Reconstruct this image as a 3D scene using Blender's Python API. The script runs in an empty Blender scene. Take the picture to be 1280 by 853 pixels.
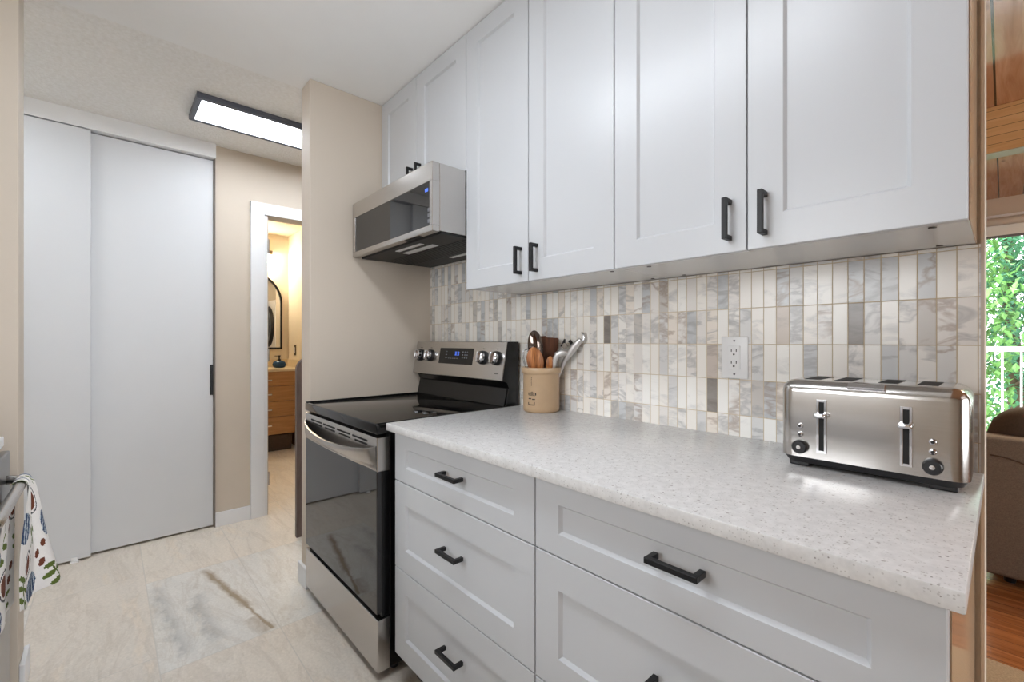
import bpy, bmesh, math, random
from mathutils import Vector, Matrix
R = math.radians
random.seed(7)
SC = bpy.context.scene
COL = SC.collection

# ------------------------------------------------------------------ camera, world, exposure
cam_d = bpy.data.cameras.new('camera')
cam_d.sensor_width = 36.0
cam_d.lens = 557.6 / 1280 * 36
cam_d.clip_start = 0.02
cam = bpy.data.objects.new('camera', cam_d)
cam.location = (2.2712, -1.3838, 1.1962)
cam.rotation_euler = (R(90), 0, R(90 - 42.18))
COL.objects.link(cam)
SC.camera = cam

SC.view_settings.view_transform = 'Standard'
SC.view_settings.look = 'None'
SC.view_settings.exposure = 0.87
SC.view_settings.gamma = 1.0
SC.view_settings.use_curve_mapping = False
SC.cycles.use_denoising = True
SC.cycles.max_bounces = 10
SC.cycles.diffuse_bounces = 6
SC.cycles.glossy_bounces = 5
SC.cycles.caustics_reflective = False
SC.cycles.caustics_refractive = False
SC.cycles.sample_clamp_indirect = 8.0

SKY = 4.5           # daylight
KITCHEN_LAMP = 8.8
HALL_LAMP = 8.0
BATH_LAMP = 40.0
ADDED_LIVING_LAMP = 48.0

w = bpy.data.worlds.new('world')
w.use_nodes = True
w.node_tree.nodes['Background'].inputs[0].default_value = (0.95, 0.975, 1.0, 1)
w.node_tree.nodes['Background'].inputs[1].default_value = SKY
SC.world = w

def portal(name, loc, rot, sx, sy):
    d = bpy.data.lights.new(name, 'AREA')
    d.shape = 'RECTANGLE'; d.size = sx; d.size_y = sy
    d.cycles.is_portal = True
    o = bpy.data.objects.new(name, d)
    o.location = loc; o.rotation_euler = rot
    COL.objects.link(o)
portal('daylight_portal', (2.9, 4.60, 1.15), (R(-90), 0, 0), 2.8, 2.1)
portal('daylight_portal', (1.4, -2.62, 1.65), (R(90), 0, 0), 1.3, 0.95)
portal('daylight_portal', (6.56, 0.6, 1.3), (0, R(90), 0), 2.0, 4.0)

# ------------------------------------------------------------------ colours and materials
def lin(c):
    return tuple((v / 255 / 12.92) if v <= 10 else ((v / 255 + 0.055) / 1.055) ** 2.4 for v in c)

class NT:
    def __init__(s, name):
        s.m = bpy.data.materials.new(name); s.m.use_nodes = True
        s.t = s.m.node_tree; s.n = s.t.nodes; s.l = s.t.links
        s.b = s.n['Principled BSDF']
    def new(s, typ, **kw):
        n = s.n.new(typ)
        for k, v in kw.items():
            if k.startswith('i_'):
                n.inputs[k[2:]].default_value = v
            else:
                setattr(n, k, v)
        return n
    def link(s, a, b): s.l.new(a, b)
    def math(s, op, a, b=None, c=None):
        n = s.n.new('ShaderNodeMath'); n.operation = op
        for i, v in enumerate((a, b, c)):
            if v is None: continue
            if isinstance(v, (int, float)): n.inputs[i].default_value = v
            else: s.l.new(v, n.inputs[i])
        return n.outputs[0]
    def pos(s):
        g = s.n.new('ShaderNodeNewGeometry'); sp = s.n.new('ShaderNodeSeparateXYZ')
        s.l.new(g.outputs['Position'], sp.inputs[0])
        return g.outputs['Position'], sp.outputs[0], sp.outputs[1], sp.outputs[2]
    def mapped(s, scale, vec=None):
        mp = s.n.new('ShaderNodeMapping'); mp.inputs['Scale'].default_value = scale
        s.l.new(vec if vec is not None else s.pos()[0], mp.inputs['Vector'])
        return mp.outputs[0]
    def noise(s, vec, scale, detail=4, rough=0.55, dist=0.0):
        n = s.new('ShaderNodeTexNoise', i_Scale=scale, i_Detail=detail, i_Roughness=rough, i_Distortion=dist)
        s.l.new(vec, n.inputs['Vector'])
        return n.outputs['Fac']
    def ramp(s, fac, stops, interp='LINEAR'):
        r = s.n.new('ShaderNodeValToRGB'); r.color_ramp.interpolation = interp
        e = r.color_ramp.elements
        while len(e) < len(stops): e.new(0.5)
        for el, (p, c) in zip(e, stops):
            el.position = p; el.color = (*c, 1)
        s.l.new(fac, r.inputs[0])
        return r.outputs[0]
    def mix(s, fac, a, b, blend='MIX'):
        n = s.n.new('ShaderNodeMix'); n.data_type = 'RGBA'; n.blend_type = blend
        for sock, v in ((n.inputs['Factor'], fac), (n.inputs['A'], a), (n.inputs['B'], b)):
            if isinstance(v, (int, float)): sock.default_value = v
            elif isinstance(v, tuple): sock.default_value = (*v, 1)
            else: s.l.new(v, sock)
        return n.outputs['Result']
    def bump(s, h, strength, dist):
        b = s.new('ShaderNodeBump', i_Strength=strength, i_Distance=dist)
        s.l.new(h, b.inputs['Height']); s.l.new(b.outputs[0], s.b.inputs['Normal'])
    def set(s, color=None, rough=None, metal=None, **kw):
        if color is not None:
            if isinstance(color, tuple): s.b.inputs['Base Color'].default_value = (*color, 1)
            else: s.l.new(color, s.b.inputs['Base Color'])
        if rough is not None:
            if isinstance(rough, (int, float)): s.b.inputs['Roughness'].default_value = rough
            else: s.l.new(rough, s.b.inputs['Roughness'])
        if metal is not None: s.b.inputs['Metallic'].default_value = metal
        for k, v in kw.items(): s.b.inputs[k].default_value = v
        return s.m

def plain(name, rgb, rough=0.5, metal=0.0, var=0.04, scale=6.0, bump=0.0, bscale=300, stretch=(1, 1, 1), **kw):
    t = NT(name)
    c = lin(rgb)
    v = t.mapped(stretch)
    f = t.noise(v, scale, 3)
    a = tuple(x * (1 - var) for x in c); b = tuple(min(1, x * (1 + var)) for x in c)
    t.set(t.ramp(f, [(0.25, a), (0.75, b)]), rough, metal, **kw)
    if bump: t.bump(t.noise(v, bscale, 2), bump, 0.001)
    return t.m

def emit(name, rgb, strength, base=(255, 255, 255)):
    t = NT(name)
    return t.set(lin(base), 0.4, 0, **{'Emission Color': (*lin(rgb), 1), 'Emission Strength': strength})

M = {}
M['wall'] = plain('beige_wall_paint', (207, 195, 180), 0.6, var=0.012, bump=0.08, bscale=140)
M['bath_wall'] = plain('cream_wall_paint', (228, 218, 200), 0.6, var=0.012)
M['ceil'] = plain('white_ceiling_paint', (244, 244, 243), 0.7, var=0.01)
M['trim'] = plain('white_trim_paint', (232, 233, 235), 0.35, var=0.01)
M['closet'] = plain('white_closet_door', (214, 216, 219), 0.42, var=0.008)
M['cab'] = plain('white_cabinet_lacquer', (196, 198, 201), 0.3, var=0.008)
M['cab_in'] = plain('white_cabinet_melamine', (212, 211, 209), 0.16, var=0.008)
M['end_panel'] = plain('glossy_panel_painted_glow', (196, 168, 140), 0.12, var=0.02)  # white panels; the room's warm reflection is put in as tan
M['black'] = plain('matte_black_metal', (26, 26, 28), 0.42, 0.3)
M['blackgloss'] = plain('black_enamel', (14, 14, 15), 0.25)
M['glass_black'] = plain('black_ceramic_glass', (10, 10, 11), 0.06, var=0.02)
M['oven_glass'] = plain('dark_oven_glass', (22, 22, 24), 0.03, var=0.02, **{'Specular IOR Level': 0.9})
M['toekick'] = plain('black_toe_kick', (13, 13, 13), 0.5)
M['plastic_black'] = plain('black_plastic', (30, 30, 32), 0.35)
M['chrome'] = plain('chrome', (225, 225, 228), 0.07, 1.0, var=0.01)
M['white_plastic'] = plain('white_plastic', (232, 232, 232), 0.3, var=0.01)
M['hole_shade'] = plain('dark_recess_shade', (16, 15, 15), 0.7)  # flat dark colour standing in for shade inside slots and openings
M['grey_line'] = plain('gap_shade_and_screw_brown', (70, 64, 60), 0.6)  # painted shade of the closet gap; also the brown of the screw caps

def steel(name, rgb=(198, 194, 190), rough=0.26, stretch=(3, 3, 500)):
    t = NT(name)
    f = t.noise(t.mapped(stretch), 1.0, 3)
    c = lin(rgb)
    t.set(t.ramp(f, [(0.3, tuple(x * 0.975 for x in c)), (0.7, tuple(min(1, x * 1.025) for x in c))]),
          t.math('MULTIPLY_ADD', f, 0.05, rough - 0.025), 1.0)
    return t.m
M['steel'] = steel('brushed_stainless_steel')
M['steel_toast'] = steel('brushed_toaster_steel', (196, 193, 190), 0.17)
M['steel_dark'] = steel('grey_dishwasher_steel', (150, 150, 150), 0.3)
M['steel_satin'] = steel('satin_tool_steel', (214, 212, 210), 0.38)
M['steel_spoon'] = steel('polished_steel_dark_reflection', (120, 108, 102), 0.06)  # base colour darkened to imitate the dark surroundings the spoon reflects

# textured hall ceiling
t = NT('stippled_ceiling')
p = t.pos()[0]
h = t.noise(p, 75, 3, 0.65)
t.set(t.ramp(t.noise(p, 60, 3), [(0.3, lin((236, 234, 230))), (0.7, lin((246, 245, 243)))]), 0.85)
t.bump(h, 0.9, 0.006)
M['stipple'] = t.m

# marble mosaic backsplash (tile grid measured on the wall: 32.5 mm x 105 mm)
t = NT('marble_mosaic')
p, X, Y, Z = t.pos()
cu = t.math('DIVIDE', t.math('SUBTRACT', 2.2337, X), 0.0325)
cv = t.math('DIVIDE', t.math('SUBTRACT', Z, 0.9767), 0.105)
iu = t.math('FLOOR', cu); iv = t.math('FLOOR', cv)
fu = t.math('SUBTRACT', cu, iu); fv = t.math('SUBTRACT', cv, iv)
cid = t.new('ShaderNodeCombineXYZ'); t.link(iu, cid.inputs[0]); t.link(iv, cid.inputs[1])
wn = t.new('ShaderNodeTexWhiteNoise', noise_dimensions='2D'); t.link(cid.outputs[0], wn.inputs['Vector'])
rnd = wn.outputs['Value']
sep = t.new('ShaderNodeSeparateColor'); t.link(wn.outputs['Color'], sep.inputs[0])
base = t.ramp(rnd, [(0.0, lin((246, 242, 235))), (0.28, lin((249, 247, 242))), (0.45, lin((236, 232, 227))),
                    (0.58, lin((224, 223, 221))), (0.70, lin((240, 232, 222))), (0.76, lin((208, 210, 211))),
                    (0.86, lin((243, 240, 235))), (0.95, lin((206, 201, 195)))], 'CONSTANT')
# veins: noise in space shifted per tile
off = t.new('ShaderNodeVectorMath', operation='SCALE'); t.link(wn.outputs['Color'], off.inputs[0]); off.inputs['Scale'].default_value = 9.0
vv = t.new('ShaderNodeVectorMath', operation='ADD'); t.link(p, vv.inputs[0]); t.link(off.outputs[0], vv.inputs[1])
mp = t.new('ShaderNodeMapping'); mp.inputs['Rotation'].default_value = (0, R(48), 0); mp.inputs['Scale'].default_value = (9, 9, 20)
t.link(vv.outputs[0], mp.inputs['Vector'])
cloud = t.noise(mp.outputs[0], 1.0, 5, 0.65, 0.6)
vein = t.math('SUBTRACT', 1.0, t.math('MULTIPLY', t.math('ABSOLUTE', t.math('SUBTRACT', t.noise(mp.outputs[0], 0.8, 4, 0.55, 0.5), 0.55)), 16))
vein = t.math('MAXIMUM', vein, 0.0)
cold = t.mix(t.math('MULTIPLY', t.math('GREATER_THAN', sep.outputs[1], 0.42), t.math('MULTIPLY', t.math('MAXIMUM', t.math('SUBTRACT', cloud, 0.50), 0.0), 2.6)), base, lin((166, 169, 172)))
warmvein = t.mix(t.math('GREATER_THAN', sep.outputs[2], 0.72), lin((160, 160, 160)), lin((150, 124, 104)))
col = t.mix(t.math('MULTIPLY', vein, t.math('MULTIPLY', t.math('GREATER_THAN', sep.outputs[0], 0.5), 0.55)), cold, warmvein)
def is_tile(a, b):
    return t.math('MULTIPLY', t.math('COMPARE', iu, float(a), 0.1), t.math('COMPARE', iv, float(b), 0.1))
dk = None
for a, b in ((29, 2), (6, 2), (17, 0)):
    q = is_tile(a, b)
    dk = q if dk is None else t.math('ADD', dk, q)
col = t.mix(t.math('MULTIPLY', dk, 0.9), col, t.ramp(cloud, [(0.3, lin((104, 94, 88))), (0.7, lin((146, 138, 132)))]))
tn = t.math('ADD', t.math('MULTIPLY', is_tile(11, 2), 0.55), t.math('MULTIPLY', is_tile(17, 1), 0.5))
col = t.mix(tn, col, lin((176, 152, 132)))
gu = t.math('MINIMUM', t.math('MULTIPLY', fu, 0.0325), t.math('MULTIPLY', t.math('SUBTRACT', 1.0, fu), 0.0325))
gv = t.math('MINIMUM', t.math('MULTIPLY', fv, 0.105), t.math('MULTIPLY', t.math('SUBTRACT', 1.0, fv), 0.105))
g = t.math('MINIMUM', gu, gv)
grout = t.math('LESS_THAN', g, 0.00095)
col = t.mix(grout, col, lin((204, 186, 156)))
t.set(col, t.math('MULTIPLY_ADD', grout, 0.5, 0.22))
t.bump(t.math('MINIMUM', t.math('DIVIDE', g, 0.0016), 1.0), 0.5, 0.0012)
M['mosaic'] = t.m

# speckled quartz
t = NT('speckled_quartz')
p = t.pos()[0]
n1 = t.noise(p, 60, 4, 0.6)
base = t.ramp(n1, [(0.3, lin((206, 205, 204))), (0.7, lin((222, 221, 220)))])
vo = t.new('ShaderNodeTexVoronoi', feature='F1', i_Scale=130.0); t.link(p, vo.inputs['Vector'])
sv = t.new('ShaderNodeSeparateColor'); t.link(vo.outputs['Color'], sv.inputs[0])
spot = t.math('MULTIPLY', t.math('LESS_THAN', vo.outputs['Distance'], t.math('MULTIPLY', sv.outputs[1], 0.34)), t.math('GREATER_THAN', sv.outputs[0], 0.55))
col = t.mix(t.math('MULTIPLY', spot, 0.75), base, t.ramp(sv.outputs[2], [(0.0, lin((96, 92, 90))), (0.5, lin((140, 134, 128))), (1.0, lin((176, 172, 168)))]))
vo2 = t.new('ShaderNodeTexVoronoi', feature='F1', i_Scale=240.0); t.link(p, vo2.inputs['Vector'])
sv2 = t.new('ShaderNodeSeparateColor'); t.link(vo2.outputs['Color'], sv2.inputs[0])
spot2 = t.math('MULTIPLY', t.math('LESS_THAN', vo2.outputs['Distance'], 0.3), t.math('GREATER_THAN', sv2.outputs[0], 0.7))
col = t.mix(t.math('MULTIPLY', spot2, 0.4), col, lin((150, 146, 142)))
t.set(col, 0.21, **{'Specular IOR Level': 0.35})
M['quartz'] = t.m

# stone-look floor tile, 0.4 m rows along y, 0.805 m long
t = NT('stone_floor_tile')
p, X, Y, Z = t.pos()
rv = t.math('DIVIDE', t.math('ADD', Y, 1.245), 0.395)
ir = t.math('FLOOR', rv)
sh = t.math('MULTIPLY', t.math('MODULO', t.math('ABSOLUTE', ir), 2.0), 0.0)
ru = t.math('DIVIDE', t.math('SUBTRACT', X, t.math('ADD', 0.242, t.math('MULTIPLY', t.math('LESS_THAN', ir, -0.5), -0.12))), 0.805)
ic = t.math('FLOOR', ru)
fr = t.math('SUBTRACT', rv, ir); fc = t.math('SUBTRACT', ru, ic)
g = t.math('MINIMUM', t.math('MULTIPLY', t.math('MINIMUM', fr, t.math('SUBTRACT', 1.0, fr)), 0.395),
           t.math('MULTIPLY', t.math('MINIMUM', fc, t.math('SUBTRACT', 1.0, fc)), 0.805))
cid = t.new('ShaderNodeCombineXYZ'); t.link(ir, cid.inputs[0]); t.link(ic, cid.inputs[1])
wn = t.new('ShaderNodeTexWhiteNoise', noise_dimensions='2D'); t.link(cid.outputs[0], wn.inputs['Vector'])
off = t.new('ShaderNodeVectorMath', operation='SCALE'); t.link(wn.outputs['Color'], off.inputs[0]); off.inputs['Scale'].default_value = 7.0
vv = t.new('ShaderNodeVectorMath', operation='ADD'); t.link(p, vv.inputs[0]); t.link(off.outputs[0], vv.inputs[1])
mp = t.new('ShaderNodeMapping'); mp.inputs['Rotation'].default_value = (0, 0, R(18)); mp.inputs['Scale'].default_value = (1.6, 5.0, 3)
t.link(vv.outputs[0], mp.inputs['Vector'])
n1 = t.noise(mp.outputs[0], 1.4, 7, 0.62, 0.5)
n2 = t.noise(p, 90, 3, 0.6)
col = t.ramp(n1, [(0.28, lin((222, 214, 202))), (0.42, lin((238, 233, 225))), (0.55, lin((226, 222, 215))), (0.66, lin((240, 229, 214))), (0.78, lin((208, 202, 194)))])
col = t.mix(0.5, col, t.ramp(n2, [(0.3, lin((214, 209, 202))), (0.7, lin((244, 240, 234)))]))
tint = t.ramp(wn.outputs['Value'], [(0.0, lin((255, 249, 241))), (0.3, lin((250, 244, 237))), (0.55, lin((251, 251, 250))), (0.8, lin((253, 247, 240)))], 'CONSTANT')
col = t.mix(1.0, col, tint, 'MULTIPLY')
mp2 = t.new('ShaderNodeMapping'); mp2.inputs['Rotation'].default_value = (0, 0, R(-14)); mp2.inputs['Scale'].default_value = (1.1, 4.2, 3)
t.link(vv.outputs[0], mp2.inputs['Vector'])
sk = t.noise(mp2.outputs[0], 1.7, 6, 0.66, 1.2)
streak = t.math('MAXIMUM', t.math('SUBTRACT', 1.0, t.math('MULTIPLY', t.math('ABSOLUTE', t.math('SUBTRACT', sk, 0.53)), 22)), 0.0)
col = t.mix(t.math('MULTIPLY', streak, 0.20), col, lin((176, 158, 136)))
cl2 = t.math('MAXIMUM', t.math('SUBTRACT', t.noise(mp.outputs[0], 2.6, 6, 0.7, 0.8), 0.54), 0.0)
col = t.mix(t.math('MINIMUM', t.math('MULTIPLY', cl2, 2.2), 0.5), col, lin((192, 178, 160)))
# the brown rust vein and the grey clouds of the middle tile
def seg(ax, ay, bx, by, width, wob, freq=14):
    dx, dy = bx - ax, by - ay; L = math.hypot(dx, dy); dx /= L; dy /= L
    px_ = t.math('SUBTRACT', X, ax); py_ = t.math('SUBTRACT', Y, ay)
    al = t.math('ADD', t.math('MULTIPLY', px_, dx), t.math('MULTIPLY', py_, dy))
    ac = t.math('ADD', t.math('MULTIPLY', px_, -dy), t.math('MULTIPLY', py_, dx))
    nz = t.math('MULTIPLY', t.math('SUBTRACT', t.noise(p, freq, 5, 0.7), 0.5), wob)
    d = t.math('ABSOLUTE', t.math('ADD', ac, nz))
    m = t.math('MAXIMUM', t.math('SUBTRACT', 1.0, t.math('DIVIDE', d, width)), 0.0)
    e0 = t.math('MINIMUM', t.math('MAXIMUM', t.math('MULTIPLY', al, 12 / L), 0.0), 1.0)
    e1 = t.math('MINIMUM', t.math('MAXIMUM', t.math('MULTIPLY', t.math('SUBTRACT', L, al), 12 / L), 0.0), 1.0)
    return t.math('MULTIPLY', m, t.math('MULTIPLY', e0, e1))
rn = t.math('MULTIPLY_ADD', t.noise(p, 11, 5, 0.7), 1.9, 0.0)
rust = t.math('MULTIPLY', seg(-0.545, -1.016, 0.0, -0.912, 0.024, 0.035), rn)
rust2 = t.math('MULTIPLY', seg(-0.05, -0.925, 0.236, -0.872, 0.010, 0.03), rn)
rust3 = t.math('MULTIPLY', seg(0.08, -0.93, 0.235, -0.89, 0.04, 0.08, 9), 0.45)
inside = t.math('MULTIPLY', t.math('COMPARE', ir, 0.0, 0.1), t.math('COMPARE', ic, -1.0, 0.1))
rs = t.math('MULTIPLY', t.math('MINIMUM', t.math('ADD', rust, t.math('ADD', rust2, rust3)), 0.85), inside)
col = t.mix(rs, col, lin((150, 126, 92)))
greyc = t.math('MULTIPLY', t.math('ADD', seg(-0.5, -1.21, 0.22, -1.16, 0.045, 0.12, 8), seg(-0.3, -1.08, 0.18, -1.06, 0.05, 0.16, 8)), t.math('MULTIPLY_ADD', t.noise(p, 16, 5, 0.7), 1.4, -0.3))
col = t.mix(t.math('MULTIPLY', t.math('MINIMUM', t.math('MAXIMUM', greyc, 0.0), 0.55), inside), col, lin((150, 150, 148)))
grout = t.math('LESS_THAN', g, 0.0020)
col = t.mix(t.math('MULTIPLY', grout, 0.6), col, lin((204, 198, 188)))
t.set(col, 0.38)
t.bump(t.math('ADD', t.math('MINIMUM', t.math('DIVIDE', g, 0.003), 1.0), t.math('MULTIPLY', n1, 0.5)), 0.25, 0.001)
M['floor'] = t.m

def planks(name, axis_along, width, tones, rough, gap=(40, 24, 12), grain=(2, 30, 30), gapw=0.003, knots=True):
    t = NT(name)
    p, X, Y, Z = t.pos()
    across = {'x': Y, 'y': X, 'xz': Z}[axis_along]
    u = t.math('DIVIDE', across, width); iu = t.math('FLOOR', u); fu = t.math('SUBTRACT', u, iu)
    wn = t.new('ShaderNodeTexWhiteNoise', noise_dimensions='1D'); t.link(iu, wn.inputs['W'])
    off = t.new('ShaderNodeVectorMath', operation='SCALE'); t.link(wn.outputs['Color'], off.inputs[0]); off.inputs['Scale'].default_value = 11.0
    vv = t.new('ShaderNodeVectorMath', operation='ADD'); t.link(p, vv.inputs[0]); t.link(off.outputs[0], vv.inputs[1])
    n1 = t.noise(t.mapped(grain, vv.outputs[0]), 1.0, 5, 0.6, 0.8)
    col = t.ramp(n1, [(0.25, lin(tones[0])), (0.5, lin(tones[1])), (0.75, lin(tones[2]))])
    col = t.mix(t.math('MULTIPLY', wn.outputs['Value'], 0.45), col, lin(tones[0]))
    if knots:
        vo = t.new('ShaderNodeTexVoronoi', feature='F1', i_Scale=1.0)
        t.link(t.mapped({'x': (3, 9, 9), 'y': (9, 3, 9), 'xz': (3, 9, 9)}[axis_along]), vo.inputs['Vector'])
        kn = t.math('MAXIMUM', t.math('SUBTRACT', 1.0, t.math('MULTIPLY', vo.outputs['Distance'], 5.5)), 0.0)
        col = t.mix(t.math('MINIMUM', t.math('MULTIPLY', kn, 1.6), 0.85), col, lin((52, 30, 18)))
    gp = t.math('LESS_THAN', t.math('MULTIPLY', t.math('MINIMUM', fu, t.math('SUBTRACT', 1.0, fu)), width), gapw)
    t.set(t.mix(gp, col, lin(gap)), rough)
    return t.m
M['ceil_wood'] = planks('knotty_ceiling_planks', 'y', 0.14, ((168, 118, 84), (196, 150, 114), (216, 176, 142)), 0.12, grain=(30, 2, 30), gapw=0.004)
M['beam_wood'] = planks('glued_beam_wood', 'xz', 0.045, ((206, 158, 104), (226, 182, 128), (236, 198, 146)), 0.35, gap=(120, 80, 44), gapw=0.0012)
M['hardwood'] = planks('hardwood_planks', 'x', 0.09, ((116, 66, 34), (158, 98, 54), (196, 132, 80)), 0.22, gapw=0.0012, knots=False)
def grainwood(name, tones, rough, stretch, scale=1.0):
    t = NT(name)
    n1 = t.noise(t.mapped(stretch), scale, 5, 0.6, 0.7)
    t.set(t.ramp(n1, [(0.25, lin(tones[0])), (0.5, lin(tones[1])), (0.75, lin(tones[2]))]), rough)
    return t.m
M['vanity_wood'] = grainwood('oak_vanity_wood', ((158, 110, 66), (176, 128, 80), (190, 142, 92)), 0.4, (20, 3, 40))
M['spoon_wood'] = grainwood('olive_wood', ((74, 40, 20), (160, 98, 50), (206, 140, 80)), 0.4, (75, 75, 7))
M['turner_wood'] = grainwood('dark_walnut_wood', ((62, 34, 20), (92, 52, 30), (112, 66, 40)), 0.4, (60, 60, 9))
M['board_wood'] = grainwood('grey_brown_board', ((92, 78, 74), (112, 98, 94), (124, 106, 98)), 0.5, (20, 20, 3))

M['crock'] = plain('stoneware_glaze', (186, 158, 126), 0.28, var=0.05, scale=18)
M['ink'] = plain('black_stamp_ink', (44, 38, 32), 0.6)
M['sofa'] = plain('brown_sofa_weave', (124, 112, 100), 0.9, var=0.22, scale=240, bump=0.5, bscale=400)
M['sofa_dark'] = plain('dark_brown_cushion_weave', (88, 74, 62), 0.9, var=0.22, scale=240, bump=0.5, bscale=400)
M['teal'] = plain('teal_cushion_cloth', (96, 126, 128), 0.9, var=0.15, scale=60)
M['rug'] = plain('beige_rug_pile', (168, 148, 122), 0.95, var=0.25, scale=180, bump=0.8, bscale=300)
M['blind'] = plain('pale_roller_blind', (222, 224, 222), 0.6, var=0.01)
M['leaf'] = plain('tree_leaf', (104, 152, 82), 0.6, var=0.5, scale=1.2, **{'Subsurface Weight': 0.0})
M['leaf2'] = plain('bluish_tree_leaf', (84, 142, 108), 0.6, var=0.5, scale=1.2)
M['bark'] = plain('tree_bark', (92, 76, 60), 0.9, var=0.3, scale=20)
M['grass'] = plain('lawn', (120, 136, 100), 0.9, var=0.3, scale=3)
M['bath_top'] = plain('beige_stone_top', (222, 204, 172), 0.3, var=0.06, scale=40)
M['bronze'] = plain('bronze_plate', (92, 78, 58), 0.4, 0.6)
M['blueglass'] = plain('blue_glazed_bottle', (40, 74, 108), 0.12)
M['wicker'] = plain('dark_wicker', (70, 54, 42), 0.8, var=0.5, scale=120, bump=0.9, bscale=160)
M['mirror'] = plain('mirror_glass', (236, 236, 236), 0.01, 1.0, var=0.0)
M['towel'] = plain('white_cotton', (236, 232, 228), 0.9, var=0.03, scale=200)
M['fig_blue'] = plain('print_blue', (52, 72, 104), 0.9)
M['fig_white'] = plain('print_pale_stripe', (190, 200, 206), 0.9)
M['avo_brown'] = plain('print_brown', (104, 54, 34), 0.9)
M['avo_cream'] = plain('print_outline', (40, 44, 50), 0.9)
M['leaf_print'] = plain('print_green', (92, 108, 44), 0.9)
M['lamp_white'] = emit('cool_lamp_diffuser', (238, 246, 255), KITCHEN_LAMP)
M['lamp_hall'] = emit('hall_lamp_diffuser', (238, 246, 255), HALL_LAMP)
M['lamp_warm'] = emit('warm_lamp_glass', (255, 236, 204), BATH_LAMP)
M['lamp_living_added'] = emit('added_living_lamp_diffuser', (255, 236, 208), ADDED_LIVING_LAMP)
M['lamp_frame'] = plain('graphite_lamp_frame', (84, 87, 98), 0.35, 0.3)
M['clock_blue'] = emit('blue_clock_digits', (90, 130, 255), 0.7, (20, 30, 60))
M['legend'] = plain('pale_legend_print', (110, 110, 116), 0.5)
t = NT('window_glass')
gl = t.new('ShaderNodeBsdfTransparent'); gs = t.new('ShaderNodeBsdfGlossy', i_Roughness=0.0)
fz = t.new('ShaderNodeFresnel', i_IOR=1.45); mx = t.new('ShaderNodeMixShader')
t.link(fz.outputs[0], mx.inputs[0]); t.link(gl.outputs[0], mx.inputs[1]); t.link(gs.outputs[0], mx.inputs[2])
t.link(mx.outputs[0], t.n['Material Output'].inputs[0])
M['glass'] = t.m

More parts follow.
